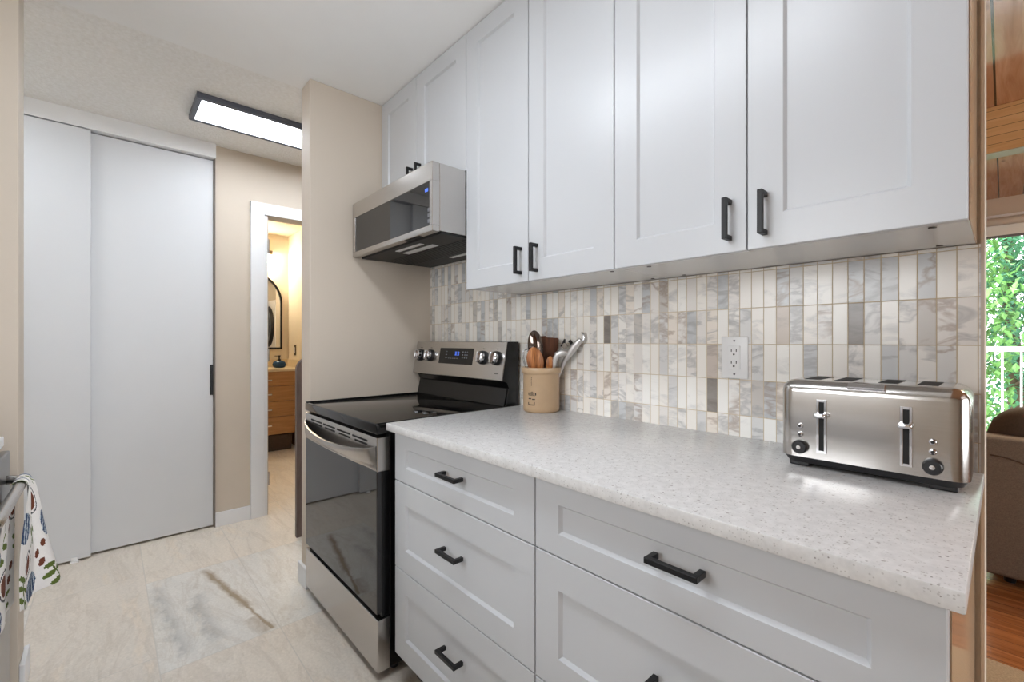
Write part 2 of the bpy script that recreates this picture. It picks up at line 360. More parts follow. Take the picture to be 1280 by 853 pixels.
# ------------------------------------------------------------------ mesh helpers
class B:
    def __init__(s):
        s.bm = bmesh.new()
    def box(s, x0, x1, y0, y1, z0, z1, bev=0.0, seg=2):
        b = bmesh.new()
        bmesh.ops.create_cube(b, size=1)
        for v in b.verts:
            v.co = Vector(((x0 + x1) / 2 + v.co.x * (x1 - x0), (y0 + y1) / 2 + v.co.y * (y1 - y0), (z0 + z1) / 2 + v.co.z * (z1 - z0)))
        if bev: bmesh.ops.bevel(b, geom=list(b.edges), offset=bev, segments=seg, profile=0.5, affect='EDGES')
        s.merge(b); return s
    def merge(s, b):
        me = bpy.data.meshes.new('tmp'); b.to_mesh(me); b.free(); s.bm.from_mesh(me); bpy.data.meshes.remove(me)
    def tube(s, pts, r, seg=12, cap=True):
        pts = [Vector(p) for p in pts]
        rs = r if isinstance(r, (list, tuple)) else [r] * len(pts)
        n = len(pts); rings = []; prev = None
        for i in range(n):
            d = (pts[min(i + 1, n - 1)] - pts[max(i - 1, 0)]).normalized()
            if prev is None:
                a = d.orthogonal().normalized()
            else:
                a = (prev - d * prev.dot(d))
                a = a.normalized() if a.length > 1e-6 else d.orthogonal().normalized()
            prev = a; b = d.cross(a)
            rings.append([s.bm.verts.new(pts[i] + (a * math.cos(2 * math.pi * k / seg) + b * math.sin(2 * math.pi * k / seg)) * rs[i]) for k in range(seg)])
        for i in range(n - 1):
            for k in range(seg):
                s.bm.faces.new((rings[i][k], rings[i][(k + 1) % seg], rings[i + 1][(k + 1) % seg], rings[i + 1][k]))
        if cap:
            s.bm.faces.new(rings[0][::-1]); s.bm.faces.new(rings[-1])
        return s
    def lathe(s, prof, o=(0, 0, 0), axis='z', seg=40):
        o = Vector(o); rings = []
        for r, h in prof:
            ring = []
            for k in range(seg):
                a = 2 * math.pi * k / seg
                c, d = r * math.cos(a), r * math.sin(a)
                v = {'z': (c, d, h), 'y': (c, h, d), 'x': (h, c, d)}[axis]
                ring.append(s.bm.verts.new(o + Vector(v)))
            rings.append(ring)
        for i in range(len(rings) - 1):
            for k in range(seg):
                s.bm.faces.new((rings[i][k], rings[i][(k + 1) % seg], rings[i + 1][(k + 1) % seg], rings[i + 1][k]))
        if prof[0][0] > 1e-5: s.bm.faces.new(rings[0][::-1])
        if prof[-1][0] > 1e-5: s.bm.faces.new(rings[-1])
        return s
    def prism(s, poly, axis, a0, a1):
        """poly: 2-D outline; axis x -> (y,z), y -> (x,z), z -> (x,y)"""
        def P(q, a): return {'x': (a, q[0], q[1]), 'y': (q[0], a, q[1]), 'z': (q[0], q[1], a)}[axis]
        v0 = [s.bm.verts.new(P(q, a0)) for q in poly]; v1 = [s.bm.verts.new(P(q, a1)) for q in poly]
        n = len(poly)
        s.bm.faces.new(v0); s.bm.faces.new(v1[::-1])
        for i in range(n): s.bm.faces.new((v0[i], v0[(i + 1) % n], v1[(i + 1) % n], v1[i]))
        return s
    def grid(s, fn, nu, nv, wrap=False):
        vs = [[s.bm.verts.new(fn(i / nu, j / nv)) for j in range(nv + 1)] for i in range(nu + (0 if wrap else 1))]
        for i in range(nu):
            for j in range(nv):
                i2 = (i + 1) % len(vs)
                s.bm.faces.new((vs[i][j], vs[i2][j], vs[i2][j + 1], vs[i][j + 1]))
        return s
    def xform(s, mat):
        bmesh.ops.transform(s.bm, matrix=mat, verts=s.bm.verts); return s
    def shaker(s, x0, x1, z0, z1, yf, t=0.019, rail=0.072, rt=None, rb=None, dep=0.0085, ch=0.006, e=0.0016):
        """frame-and-panel front facing -y"""
        rt = rail if rt is None else rt; rb = rail if rb is None else rb
        def rect(ix0, ix1, iz0, iz1, y): return [s.bm.verts.new((a, y, b)) for a, b in ((x0 + ix0, z0 + iz0), (x1 - ix1, z0 + iz0), (x1 - ix1, z1 - iz1), (x0 + ix0, z1 - iz1))]
        L = [rect(0, 0, 0, 0, yf + t), rect(0, 0, 0, 0, yf + e), rect(e, e, e, e, yf), rect(rail, rail, rb, rt, yf),
             rect(rail + ch, rail + ch, rb + ch, rt + ch, yf + dep)]
        s.bm.faces.new(L[0][::-1])
        for a, b in zip(L, L[1:]):
            for k in range(4): s.bm.faces.new((a[k], a[(k + 1) % 4], b[(k + 1) % 4], b[k]))
        s.bm.faces.new(L[-1])
        return s

def root_loc(o):
    while o.parent: o = o.parent
    return o.location
def obj(name, b, mat, parent=None, smooth=False, subsurf=0, loc=None):
    bm = b.bm
    bmesh.ops.recalc_face_normals(bm, faces=bm.faces)
    off = Vector(loc) if loc is not None else (Vector(root_loc(parent)) if parent else Vector((0, 0, 0)))
    if off.length: bmesh.ops.translate(bm, vec=-off, verts=bm.verts)
    me = bpy.data.meshes.new(name); bm.to_mesh(me); bm.free()
    mats = mat if isinstance(mat, list) else [mat]
    for m in mats: me.materials.append(m)
    o = bpy.data.objects.new(name, me)
    COL.objects.link(o)
    if parent: o.parent = parent
    elif loc is not None: o.location = loc
    if smooth == 'auto':
        for p in me.polygons: p.use_smooth = True
        for ed in me.edges: pass
        me.set_sharp_from_angle(angle=R(35))
    elif smooth:
        for p in me.polygons: p.use_smooth = True
    if subsurf:
        md = o.modifiers.new('subdivision', 'SUBSURF'); md.levels = md.render_levels = subsurf
    return o
def tag(o, label, cat, group=None, kind=None):
    o['label'] = label; o['category'] = cat
    if group: o['group'] = group
    if kind: o['kind'] = kind
    return o
def thing(name, label, cat, loc, group=None):
    o = bpy.data.objects.new(name, None); o.location = loc; COL.objects.link(o)
    o.empty_display_size = 0.05
    return tag(o, label, cat, group)
def struct(name, b, mat, smooth=False):
    o = obj(name, b, mat, None, smooth); o['kind'] = 'structure'; return o
def part(name, b, mat, parent, smooth=False, label=None, **k):
    o = obj(name, b, mat, parent, smooth, **k)
    if label: o['label'] = label
    return o

# ------------------------------------------------------------------ room shell
CZ = 2.453
XW = 0.0427     # face of the wall beside the range
XH = -1.134     # hall far wall face
struct('floor', B().box(-4.3, 2.62, -2.6, 2.1, -0.1, 0.0), M['floor'])
struct('floor_living', B().box(2.62, 6.6, -2.6, 4.6, -0.1, 0.0).box(0.3, 2.62, 2.1, 4.6, -0.1, 0.0).box(0.3, 2.62, 0.2, 2.1, 0.0, 0.004), M['hardwood'])
struct('ceiling', B().box(XW - 0.125, 2.40, -2.6, 0.15, CZ, CZ + 0.1), M['ceil'])
struct('ceiling_hall', B().box(-1.26, XW - 0.125, -2.6, 2.1, CZ, CZ + 0.1), M['stipple'])
struct('ceiling_bathroom', B().box(-3.7, -1.26, -1.9, 1.1, CZ, CZ + 0.1), M['bath_wall'])
struct('ceiling_living', B().box(0.3, 6.6, 0.15, 4.6, CZ, CZ + 0.1).box(2.40, 6.6, -2.6, 0.15, CZ, CZ + 0.1), M['ceil_wood'])
struct('wall_back', B().box(XW - 0.125, 2.243, 0.008, 0.15, 0, CZ)  , M['wall'])
struct('trim_4', B().box(2.2375, 2.243, 0.0, 0.0079, 0, CZ), M['wall'])
struct('wall_left', B().box(XW - 0.125, XW, -0.668, 0.008, 0, CZ, 0.004), M['wall'])
struct('wall_hall_right', B().box(XW - 0.125, XW, 0.15, 2.0, 0, CZ), M['wall'])
struct('wall_hall_end', B().box(-1.26, XW, 2.0, 2.1, 0, CZ), M['wall'])
struct('wall_kitchen_end', B().box(XW - 0.125, XW, -2.5, -1.606, 0, CZ, 0.004), M['wall'])
struct('wall_front', B().box(-1.26, 0.8, -2.6, -2.5, 0, CZ).box(2.0, 6.6, -2.6, -2.5, 0, CZ).box(0.8, 2.0, -2.6, -2.5, 0, 1.2).box(0.8, 2.0, -2.6, -2.5, 2.1, CZ), M['wall'])
struct('wall_hall', B().box(XH - 0.12, XH, -0.878, -0.566, 0, CZ).box(XH - 0.12, XH, -0.566, 0.2, 2.062, CZ).box(XH - 0.12, XH, 0.2, 2.0, 0, CZ)
       .box(XH - 0.12, XH - 0.09, -2.5, -0.878, 0, CZ), M['wall'])
# living room outer walls with window openings
WY = 4.42
struct('wall_living_far', B().box(0.3, 1.5, WY, WY + 0.12, 0, CZ).box(4.3, 6.6, WY, WY + 0.12, 0, CZ).box(1.5, 4.3, WY, WY + 0.12, 0, 0.1).box(1.5, 4.3, WY, WY + 0.12, 2.19, CZ), M['wall'])
struct('wall_living_left', B().box(0.2, 0.3, 0.15, WY + 0.12, 0, CZ), M['wall'])
struct('wall_living_right', B().box(6.5, 6.6, -2.5, -1.4, 0, CZ).box(6.5, 6.6, 2.6, WY, 0, CZ).box(6.5, 6.6, -1.4, 2.6, 0, 0.3).box(6.5, 6.6, -1.4, 2.6, 2.3, CZ), M['wall'])
def window(name, b_frame, b_glass, b_extra=None):
    o = struct(name, b_frame, M['trim'])
    part('window_pane', b_glass, M['glass'], o)
    return o
fr = B()
for x in (1.5, 2.87, 4.25): fr.box(x, x + 0.05, WY - 0.01, WY + 0.08, 0.1, 2.19)
fr.box(1.5, 4.3, WY - 0.01, WY + 0.08, 0.1, 0.17).box(1.5, 4.3, WY - 0.01, WY + 0.08, 2.13, 2.19).box(1.4, 4.4, WY - 0.03, WY, 2.19, 2.30)
window('window_1', fr, B().box(1.55, 4.25, WY + 0.03, WY + 0.036, 0.17, 2.13))
fr = B()
for y in (-1.4, -0.1, 1.25, 2.55): fr.box(6.49, 6.58, y, y + 0.05, 0.3, 2.3)
fr.box(6.49, 6.58, -1.4, 2.6, 0.3, 0.35).box(6.49, 6.58, -1.4, 2.6, 2.25, 2.3)
window('window_2', fr, B().box(6.53, 6.536, -1.35, 2.55, 0.35, 2.25))
fr = B()
for x in (0.8, 1.95): fr.box(x, x + 0.05, -2.58, -2.49, 1.2, 2.1)
fr.box(0.8, 2.0, -2.58, -2.49, 1.2, 1.25).box(0.8, 2.0, -2.58, -2.49, 2.05, 2.1)
window('added_window_3', fr, B().box(0.85, 1.95, -2.54, -2.534, 1.25, 2.05))  # added window, out of view, to light the cabinet fronts and backsplash
# ceiling beam of the living room
struct('trim_1', B().box(1.0, 6.5, 2.13, 2.25, 2.205, CZ, 0.004), M['beam_wood'])
# bathroom walls; the laundry alcove opens in its right wall
BX = -3.53; BY = 0.232
struct('wall_bathroom_far', B().box(BX - 0.1, BX, -1.9, 1.0, 0, CZ), M['bath_wall'])
struct('wall_bathroom_right', B().box(BX, -2.96, BY, BY + 0.1, 0, CZ).box(-2.24, XH - 0.12, BY, BY + 0.1, 0, CZ).box(-3.06, -2.96, BY + 0.1, 1.0, 0, CZ).box(-2.24, -2.14, BY + 0.1, 1.0, 0, CZ)
       .box(-2.96, -2.24, 0.95, 1.05, 0, CZ).box(-2.96, -2.24, BY, BY + 0.1, 2.05, CZ), M['bath_wall'])
struct('wall_bathroom_left', B().box(BX, XH - 0.12, -1.9, -1.8, 0, CZ), M['bath_wall'])
struct('wall_bathroom_near', B().box(XH - 0.13, XH - 0.12, -1.8, -0.566, 0, CZ), M['bath_wall'])

# door casing of the bathroom with hinges, baseboards
cs = B().box(XH - 0.125, XH + 0.016, -0.673, -0.590, 0, 2.137, 0.002).box(XH - 0.125, XH + 0.016, 0.2, 0.283, 0, 2.137, 0.002).box(XH - 0.125, XH + 0.0161, -0.673, 0.283, 2.058, 2.1371, 0.002)
cs.box(XH - 0.125, XH + 0.002, -0.590, -0.570, 0, 2.06)
cas = struct('door_3', cs, M['trim'])
for z in (0.25, 1.1, 1.85):
    hb = B().box(XH - 0.045, XH - 0.01, -0.570, -0.566, z - 0.045, z + 0.045, 0.001).tube([(XH + 0.004, -0.563, z - 0.045), (XH + 0.004, -0.563, z + 0.045)], 0.005)
    part('hinge', hb, M['chrome'], cas)
struct('baseboard_hall', B().box(XH, XH + 0.014, -0.873, -0.6735, 0, 0.092, 0.003).box(XH, XH + 0.014, 0.284, 2.0, 0, 0.092, 0.003), M['trim'])
struct('baseboard_left', B().box(XW - 0.139, XW - 0.02, -0.682, -0.668, 0, 0.1, 0.003).box(XW - 0.139, XW - 0.125, -0.668, 2.0, 0, 0.1, 0.003), M['trim'])
struct('baseboard_kitchen_end', B().box(XW - 0.139, XW + 0.0, -1.606, -1.592, 0, 0.1, 0.003).box(XW - 0.139, XW - 0.125, -2.5, -1.606, 0, 0.1, 0.003), M['trim'])
struct('baseboard_living', B().box(0.3, 6.5, WY - 0.014, WY, 0.004, 0.1, 0.003), M['trim'])

# closet: sliding doors in a white header
struct('trim_2', B().box(XH - 0.09, XH + 0.036, -2.5, -0.873, 2.362, CZ, 0.0015), M['trim'])
struct('gap_shade_strip', B().box(XH - 0.088, XH + 0.012, -0.8755, -0.873, 0.0, 2.366), M['grey_line'])  # dark strip standing in for the shade in the closet door gap
d = struct('door_1', B().box(XH, XH + 0.034, -2.48, -1.4535, 0.012, 2.356, 0.002), M['closet'])
d = struct('door_2', B().box(XH - 0.045, XH - 0.01, -1.52, -0.882, 0.012, 2.356, 0.002), M['closet'])
part('finger_pull', B().box(XH - 0.0098, XH - 0.004, -0.900, -0.8835, 0.85, 1.045, 0.001), M['black'], d, label='black recessed finger pull on the closet door edge')
g_ = B().box(XH - 0.004, XH + 0.052, -1.535, -1.50, 0.0, 0.010, 0.002).box(XH + 0.036, XH + 0.042, -1.53, -1.505, 0.008, 0.028, 0.001)
tag(obj('door_guide', g_, M['white_plastic'], loc=(XH + 0.02, -1.517, 0)), 'small white floor guide under the overlapping closet doors', 'door guide')

# ------------------------------------------------------------------ backsplash, counter
tag(obj('backsplash', B().box(XW + 0.0005, 2.2372, 0.0, 0.0075, 0.88, 1.404).box(XW + 0.0005, 0.80, 0.0, 0.0075, 1.404, 1.62), M['mosaic'], loc=(1.14, 0.004, 0.88)),
    'marble mosaic backsplash of narrow upright tiles behind the counter', 'backsplash')
tag(obj('countertop', B().box(0.842, 2.2427, -0.674, 0.0, 0.8884, 0.914, 0.0025, 2), M['quartz'], smooth='auto', loc=(1.54, -0.337, 0.8884)),
    'speckled pale quartz countertop over the white drawer units, crock and toaster on it', 'countertop')

def pull_v(x, z0, z1, y, parent):
    s = 0.0055
    b = B().box(x - s, x + s, y - 0.034, y - 0.023, z0, z1, 0.001).box(x - s, x + s, y - 0.024, y, z0, z0 + 0.011, 0.001).box(x - s, x + s, y - 0.024, y, z1 - 0.011, z1, 0.001)
    return part('handle', b, M['black'], parent, label='black bar handle')
def pull_h(x0, x1, z, y, parent):
    s = 0.0055
    b = B().box(x0, x1, y - 0.034, y - 0.023, z - s, z + s, 0.001).box(x0, x0 + 0.011, y - 0.024, y, z - s, z + s, 0.001).box(x1 - 0.011, x1, y - 0.024, y, z - s, z + s, 0.001)
    return part('handle', b, M['black'], parent, label='black bar handle')

# ------------------------------------------------------------------ wall cabinets
YU = -0.3028
def wall_cabinet(label, x0, x1, xm, z0, z1, hz, hx, zb=None):
    root = thing('wall_cabinet', label, 'cabinet', ((x0 + x1) / 2, -0.14, z0), 'white wall cabinets')
    zb = z0 + 0.0025 if zb is None else zb
    car = part('cabinet_body', B().box(x0 + 0.001, x1 - 0.001, YU + 0.0205, 0.0075, zb, z1, 0.0008), M['cab_in'], root)
    for a, c, h in ((x0 + 0.0012, xm - 0.0014, hx[0]), (xm + 0.0014, x1 - 0.0012, hx[1])):
        dr = part('door', B().shaker(a, c, z0, z1 - 0.002, YU), M['cab'], root)
        pull_v(h, hz[0], hz[1], YU, dr)
    return root, car
wall_cabinet('short white wall cabinet with two doors above the microwave', 0.0445, 0.8005, 0.402, 1.893, CZ - 0.002, (1.925, 2.022), (0.370, 0.444))
r1, c1 = wall_cabinet('tall white wall cabinet beside the microwave, above the utensil crock', 0.8006, 1.5162, 1.162, 1.4036, CZ - 0.002, (1.431, 1.5265), (1.1255, 1.2045))
r2, c2 = wall_cabinet('tall white wall cabinet at the open end of the wall, above the toaster', 1.5164, 2.2311, 1.8766, 1.4036, CZ - 0.002, (1.431, 1.5265), (1.8385, 1.9145))
def caps(root, pts):
    for x, y in pts:
        part('screw_cap', B().lathe([(0.0, 1.4045), (0.006, 1.4045), (0.006, 1.407)], (x, y, 0), seg=16), M['grey_line'], root, label='small dark screw hole on the underside')
caps(r2, ((2.182, -0.255), (2.176, -0.03), (1.60, -0.255), (1.59, -0.03)))
caps(r1, ((1.477, -0.257), (1.48, -0.03)))
part('end_panel', B().box(2.2300, 2.2316, YU + 0.0205, 0.004, 1.406, CZ - 0.002), M['end_panel'], r2, label='white end panel facing the living room, warm reflection painted tan')

# ------------------------------------------------------------------ base drawer units
YD = -0.643
def base_unit(label, x0, x1, hx):
    root = thing('drawer_unit', label, 'cabinet', ((x0 + x1) / 2, -0.3, 0), 'white base drawer units')
    part('cabinet_body', B().box(x0 + 0.001, x1 - 0.001, YD + 0.021, -0.001, 0.105, 0.8882), M['cab'], root)
    part('toe_kick', B().box(x0 + 0.02, x1 - 0.002, YD + 0.075, YD + 0.09, 0.0, 0.105), M['toekick'], root)
    for z0, z1, rt, rb, hz in ((0.7165, 0.882, 0.05, 0.05, 0.806), (0.4165, 0.7135, 0.072, 0.072, 0.582), (0.1139, 0.4135, 0.072, 0.072, 0.288)):
        dr = part('drawer', B().shaker(x0 + 0.0015, x1 - 0.0015, z0, z1, YD, rt=rt, rb=rb), M['cab'], root)
        pull_h(hx - 0.0485, hx + 0.0485, hz, YD, dr)
    return root
base_unit('white three-drawer base unit next to the range', 0.8455, 1.5328, 1.202)
u2 = base_unit('white wide drawer base unit below the toaster', 1.5332, 2.2279, 1.888)
part('end_panel', B().box(2.2269, 2.2285, YD + 0.021, -0.001, 0.0, 0.8882), M['end_panel'], u2, label='white end panel facing the living room, warm reflection painted tan')

# ------------------------------------------------------------------ range
RX0, RX1 = 0.0465, 0.8065
rng = thing('kitchen_range', 'stainless and black glass electric range between beige wall and drawers', 'range', (0.426, -0.35, 0))
part('range_body', B().box(RX0 + 0.003, RX1 - 0.003, -0.640, -0.015, 0.035, 0.868, 0.002), M['blackgloss'], rng)
ctop = part('cooktop', B().box(RX0, RX1, -0.692, -0.075, 0.868, 0.907, 0.006, 3), M['glass_black'], rng, 'auto')
for x0, x1, y0, y1 in ((RX0 + 0.001, RX0 + 0.008, -0.69, -0.08), (RX1 - 0.008, RX1 - 0.001, -0.69, -0.08)):
    part('cooktop_rim', B().box(x0, x1, y0, y1, 0.9065, 0.9095, 0.001), M['blackgloss'], ctop)
# oven door: steel strip with vent slots and bowed handle, glass, side edges
door = part('oven_door', B().box(RX0 + 0.004, RX1 - 0.002, -0.672, -0.6405, 0.226, 0.742, 0.002), M['blackgloss'], rng)
part('oven_window', B().box(RX0 + 0.004, RX1 - 0.002, -0.690, -0.6715, 0.240, 0.742, 0.002), M['oven_glass'], door, label='dark reflective oven glass')
part('door_strip', B().box(RX0 + 0.003, RX1 - 0.001, -0.690, -0.6405, 0.738, 0.858, 0.003), M['steel'], door, label='stainless strip across the top of the oven door')
sl = B()
for k in range(4):
    x = RX0 + 0.085 + k * 0.155
    for j in range(2): sl.box(x + j * 0.022, x + 0.13, -0.6915, -0.688, 0.833 - j * 0.013, 0.839 - j * 0.013)
part('vent_slots', sl, M['hole_shade'], door)
def handle_pt(u, v):   # bowed handle apron: u along x, v around the section
    x = RX0 + 0.006 + u * (RX1 - RX0 - 0.012)
    bow = (1 - (2 * u - 1) ** 2)
    out = 0.003 + 0.043 * bow ** 0.6
    top = 0.828 - 0.034 * bow ** 0.7
    sec = [(-0.6895, 0.739), (-0.6895 - out * 0.45, 0.748), (-0.6895 - out, top - 0.012), (-0.6895 - out, top), (-0.6895 - out + 0.006, top + 0.002), (-0.6895 - out * 0.55, 0.752), (-0.6895, 0.752)]
    k = min(int(v * (len(sec) - 1)), len(sec) - 2); f = v * (len(sec) - 1) - k
    y = sec[k][0] * (1 - f) + sec[k + 1][0] * f; z = sec[k][1] * (1 - f) + sec[k + 1][1] * f
    return (x, y, z)
part('door_handle', B().grid(handle_pt, 40, 12), M['steel'], door, 'auto', label='bowed stainless door handle')
part('storage_drawer', B().box(RX0 + 0.003, RX1 - 0.001, -0.688, -0.6405, 0.035, 0.218, 0.003), M['steel'], rng, label='stainless storage drawer at the bottom of the range')
for x in (RX0 + 0.05, RX1 - 0.05):
    for y in (-0.60, -0.08):
        part('leveling_foot', B().lathe([(0.016, 0.0), (0.016, 0.01), (0.009, 0.012), (0.009, 0.036)], (x, y, 0), seg=16), M['plastic_black'], rng)
# backguard
part('backguard', B().prism([(-0.015, 0.868), (-0.015, 1.193), (-0.083, 1.193), (-0.112, 1.022), (-0.085, 1.012), (-0.072, 0.985), (-0.090, 0.907), (-0.090, 0.868)], 'x', RX0 + 0.002, RX1 - 0.002), M['blackgloss'], rng)
part('lower_panel', B().prism([(-0.0745, 0.984), (-0.0925, 0.910), (-0.0945, 0.910), (-0.0765, 0.984)], 'x', RX0 + 0.012, RX1 - 0.012), M['blackgloss'], rng, label='black panel under the control panel')
pt_, pb_ = Vector((0, -0.0845, 1.190)), Vector((0, -0.1145, 1.022))
cp = part('control_panel', B().prism([(-0.0825, 1.192), (-0.112, 1.021), (-0.1165, 1.0205), (-0.1175, 1.024), (-0.0875, 1.191), (-0.086, 1.193)], 'x', RX0 + 0.001, RX1 - 0.001), M['steel'], rng, label='slanted stainless control panel')
slope = math.atan2(0.0300, 0.168)
def on_panel(b, z):      # geometry built facing -y around (x, 0, 0) -> laid on the slanted panel at height z
    f = (1.191 - z) / 0.167
    return b.xform(Matrix.Translation((0, -0.0875 - 0.030 * f, z)) @ Matrix.Rotation(-slope, 4, 'X'))
part('display', on_panel(B().box(0.292, 0.580, -0.0012, 0.002, -0.040, 0.040, 0.0006), 1.121), M['glass_black'], cp, label='black touch display')
dg = B()
for k, x in enumerate((0.428, 0.437, 0.449, 0.458)):
    dg.box(x, x + 0.0062, -0.0018, -0.001, 0.004, 0.0055).box(x, x + 0.0062, -0.0018, -0.001, 0.0205, 0.022)
    dg.box(x + 0.005, x + 0.0065, -0.0018, -0.001, 0.004, 0.022)
    if k % 2: dg.box(x - 0.0003, x + 0.0012, -0.0018, -0.001, 0.004, 0.022)
part('clock_digits', on_panel(dg, 1.121), M['clock_blue'], cp, label='blue lit clock digits')
for k in range(5): part('display_legend', on_panel(B().box(0.375 + k * 0.018, 0.385 + k * 0.018, -0.0017, -0.001, -0.0135, -0.010), 1.121), M['legend'], cp)
for r_ in range(3):
    for c_ in range(3): part('touch_key', on_panel(B().box(0.492 + c_ * 0.018, 0.500 + c_ * 0.018, -0.0017, -0.001, 0.018 - r_ * 0.014, 0.024 - r_ * 0.014), 1.121), M['legend'], cp)
    part('display_legend', on_panel(B().box(0.350, 0.362, -0.0017, -0.001, 0.020 - r_ * 0.016, 0.024 - r_ * 0.016), 1.121), M['legend'], cp)
for x in (0.103, 0.203, 0.655, 0.752):
    kb = B().lathe([(0.0, -0.030), (0.021, -0.030), (0.0265, -0.026), (0.0275, -0.012)], (x, 0, 0), 'y', 32).box(x - 0.006, x + 0.006, -0.040, -0.028, -0.024, 0.024, 0.002)
    kn = part('knob', on_panel(kb, 1.119), M['chrome'], cp, 'auto', label='chrome burner knob')
    part('knob_skirt', on_panel(B().lathe([(0.0, -0.013), (0.030, -0.013), (0.032, -0.009), (0.032, 0.001)], (x, 0, 0), 'y', 32), 1.119), M['plastic_black'], kn, 'auto')
for x in (0.103, 0.203, 0.655, 0.752):
    part('panel_mark', on_panel(B().box(x - 0.006, x + 0.006, -0.0008, 0.001, 0.040, 0.043), 1.119), M['ink'], cp)
part('panel_mark', on_panel(B().box(0.752, 0.776, -0.0008, 0.001, -0.070, -0.066), 1.119), M['ink'], cp)

# ------------------------------------------------------------------ microwave
MX0, MX1, MY, MZ0, MZ1 = 0.0465, 0.798, -0.462, 1.621, 1.890
mw = thing('microwave', 'low stainless over-range microwave with dark glass door', 'microwave', (0.42, -0.23, MZ0))
part('housing', B().box(MX0, MX1, -0.428, 0.0, MZ0 + 0.004, MZ1, 0.002), M['steel'], mw)
# door frame: four bars around the glass
gx0, gx1, gz0, gz1 = 0.108, 0.778, 1.6445, 1.8165
df = B().box(MX0, MX1, MY, -0.4285, gz1, MZ1, 0.002).box(MX0, MX1, MY, -0.4285, MZ0, gz0, 0.002).box(MX0, gx0 - 0.03, MY, -0.4285, gz0, gz1, 0.001).box(gx1, MX1, MY, -0.4285, gz0, gz1, 0.001)
mdoor = part('door', df, M['steel'], mw)
part('door_window', B().box(gx0 - 0.03, gx1, MY + 0.003, -0.4285, gz0, gz1), M['oven_glass'], mdoor, label='dark reflective glass of the microwave')
cl = B()
for k in range(3): cl.box(0.742 + k * 0.008, 0.747 + k * 0.008, MY + 0.0018, MY + 0.004, 1.780, 1.793)
part('clock_digits', cl, M['clock_blue'], mdoor, label='blue lit clock digits')
cl = B()
for k in range(3): cl.box(0.762, 0.774, MY + 0.0018, MY + 0.004, 1.656 + k * 0.022, 1.670 + k * 0.022)
part('touch_keys', cl, M['legend'], mdoor)
bt = part('underside', B().box(MX0 + 0.012, MX1 - 0.006, -0.418, -0.012, MZ0 - 0.004, MZ0 + 0.006, 0.001), M['toekick'], mw, label='black underside with vents and lamps')
for x0, x1, y0, y1 in ((0.36, 0.58, -0.388, -0.366), (0.34, 0.60, -0.338, -0.305), (0.40, 0.64, -0.115, -0.09)):
    part('filter_strip', B().box(x0, x1, y0, y1, MZ0 - 0.0065, MZ0 - 0.0035, 0.0008), M['white_plastic'], bt)
part('vent_opening', B().box(0.56, 0.68, -0.452, -0.435, MZ0 - 0.002, MZ0 + 0.003), M['hole_shade'], mw)
gr = B()
for k in range(10): gr.box(0.10, 0.76, -0.285 + k * 0.016, -0.279 + k * 0.016, MZ0 - 0.006, MZ0 - 0.0035)
part('grease_filter', gr, M['plastic_black'], bt)

# ------------------------------------------------------------------ outlet
out = thing('wall_outlet', 'white double power outlet set into the marble backsplash', 'outlet', (1.733, 0, 1.147))
pl = part('cover_plate', B().box(1.695, 1.771, -0.006, 0.0, 1.085, 1.2095, 0.003, 3), M['white_plastic'], out, 'auto')
ins = part('receptacle', B().box(1.716, 1.750, -0.0085, -0.005, 1.112, 1.182, 0.001), M['white_plastic'], out)
for zc in (1.165, 1.130):
    part('socket', B().box(1.7245, 1.7268, -0.0088, -0.008, zc - 0.001, zc + 0.0075).box(1.7385, 1.7408, -0.0088, -0.008, zc - 0.001, zc + 0.0075)
         .lathe([(0.0, -0.0088), (0.0028, -0.0088), (0.0028, -0.008)], (1.7327, 0, zc - 0.0085), 'y', 12), M['hole_shade'], ins)
for zc in (1.197, 1.098):
    part('screw', B().lathe([(0.0, -0.0072), (0.0028, -0.0072), (0.003, -0.006)], (1.733, 0, zc), 'y', 14), M['legend'], out)

# ------------------------------------------------------------------ crock and utensils
CX, CY = 1.012, -0.083
crk = thing('utensil_crock', 'tan stoneware crock full of wooden and steel cooking utensils', 'crock', (CX, CY, 0.914))
prof = [(0.0, 0.0), (0.068, 0.0), (0.0725, 0.005), (0.0735, 0.02), (0.0735, 0.150), (0.0745, 0.152), (0.0790, 0.156), (0.0800, 0.162), (0.0800, 0.172), (0.0780, 0.1765), (0.0740, 0.177),
        (0.0690, 0.172), (0.0670, 0.150), (0.0665, 0.020), (0.0, 0.016)]
part('vessel', B().lathe(prof, (CX, CY, 0.914), seg=64), M['crock'], crk, True)
# stamp: small curved ink marks facing the room's left
def ink(b, a0, a1, z0, z1):
    r = 0.0738; n = 6
    va = [b.bm.verts.new((CX + r * math.cos(R(a0 + (a1 - a0) * k / n)), CY + r * math.sin(R(a0 + (a1 - a0) * k / n)), 0.914 + z0)) for k in range(n + 1)]
    vb = [b.bm.verts.new((CX + r * math.cos(R(a0 + (a1 - a0) * k / n)), CY + r * math.sin(R(a0 + (a1 - a0) * k / n)), 0.914 + z1)) for k in range(n + 1)]
    for k in range(n): b.bm.faces.new((va[k], va[k + 1], vb[k + 1], vb[k]))
A0 = 283
marks = [(A0 - 12 + j * 6, A0 - 12 + j * 6 + 3.6, 0.070, 0.084 - abs(j - 2) * 0.002) for j in range(5)]
marks += [(A0 - 11, A0 + 13, 0.068, 0.0695), (A0 - 11, A0 - 1, 0.054, 0.058), (A0 + 2, A0 + 12, 0.052, 0.056), (A0 - 11, A0 + 10, 0.030, 0.034), (A0 + 8, A0 + 11, 0.030, 0.044), (A0 - 13, A0 - 10, 0.032, 0.042)]
marks += [(A0 - 1, A0 + 1, 0.107 + j * 0.006, 0.1105 + j * 0.006) for j in range(6)]
for m_ in marks:
    bk = B(); ink(bk, *m_)
    part('stamp_mark', bk, M['ink'], crk)

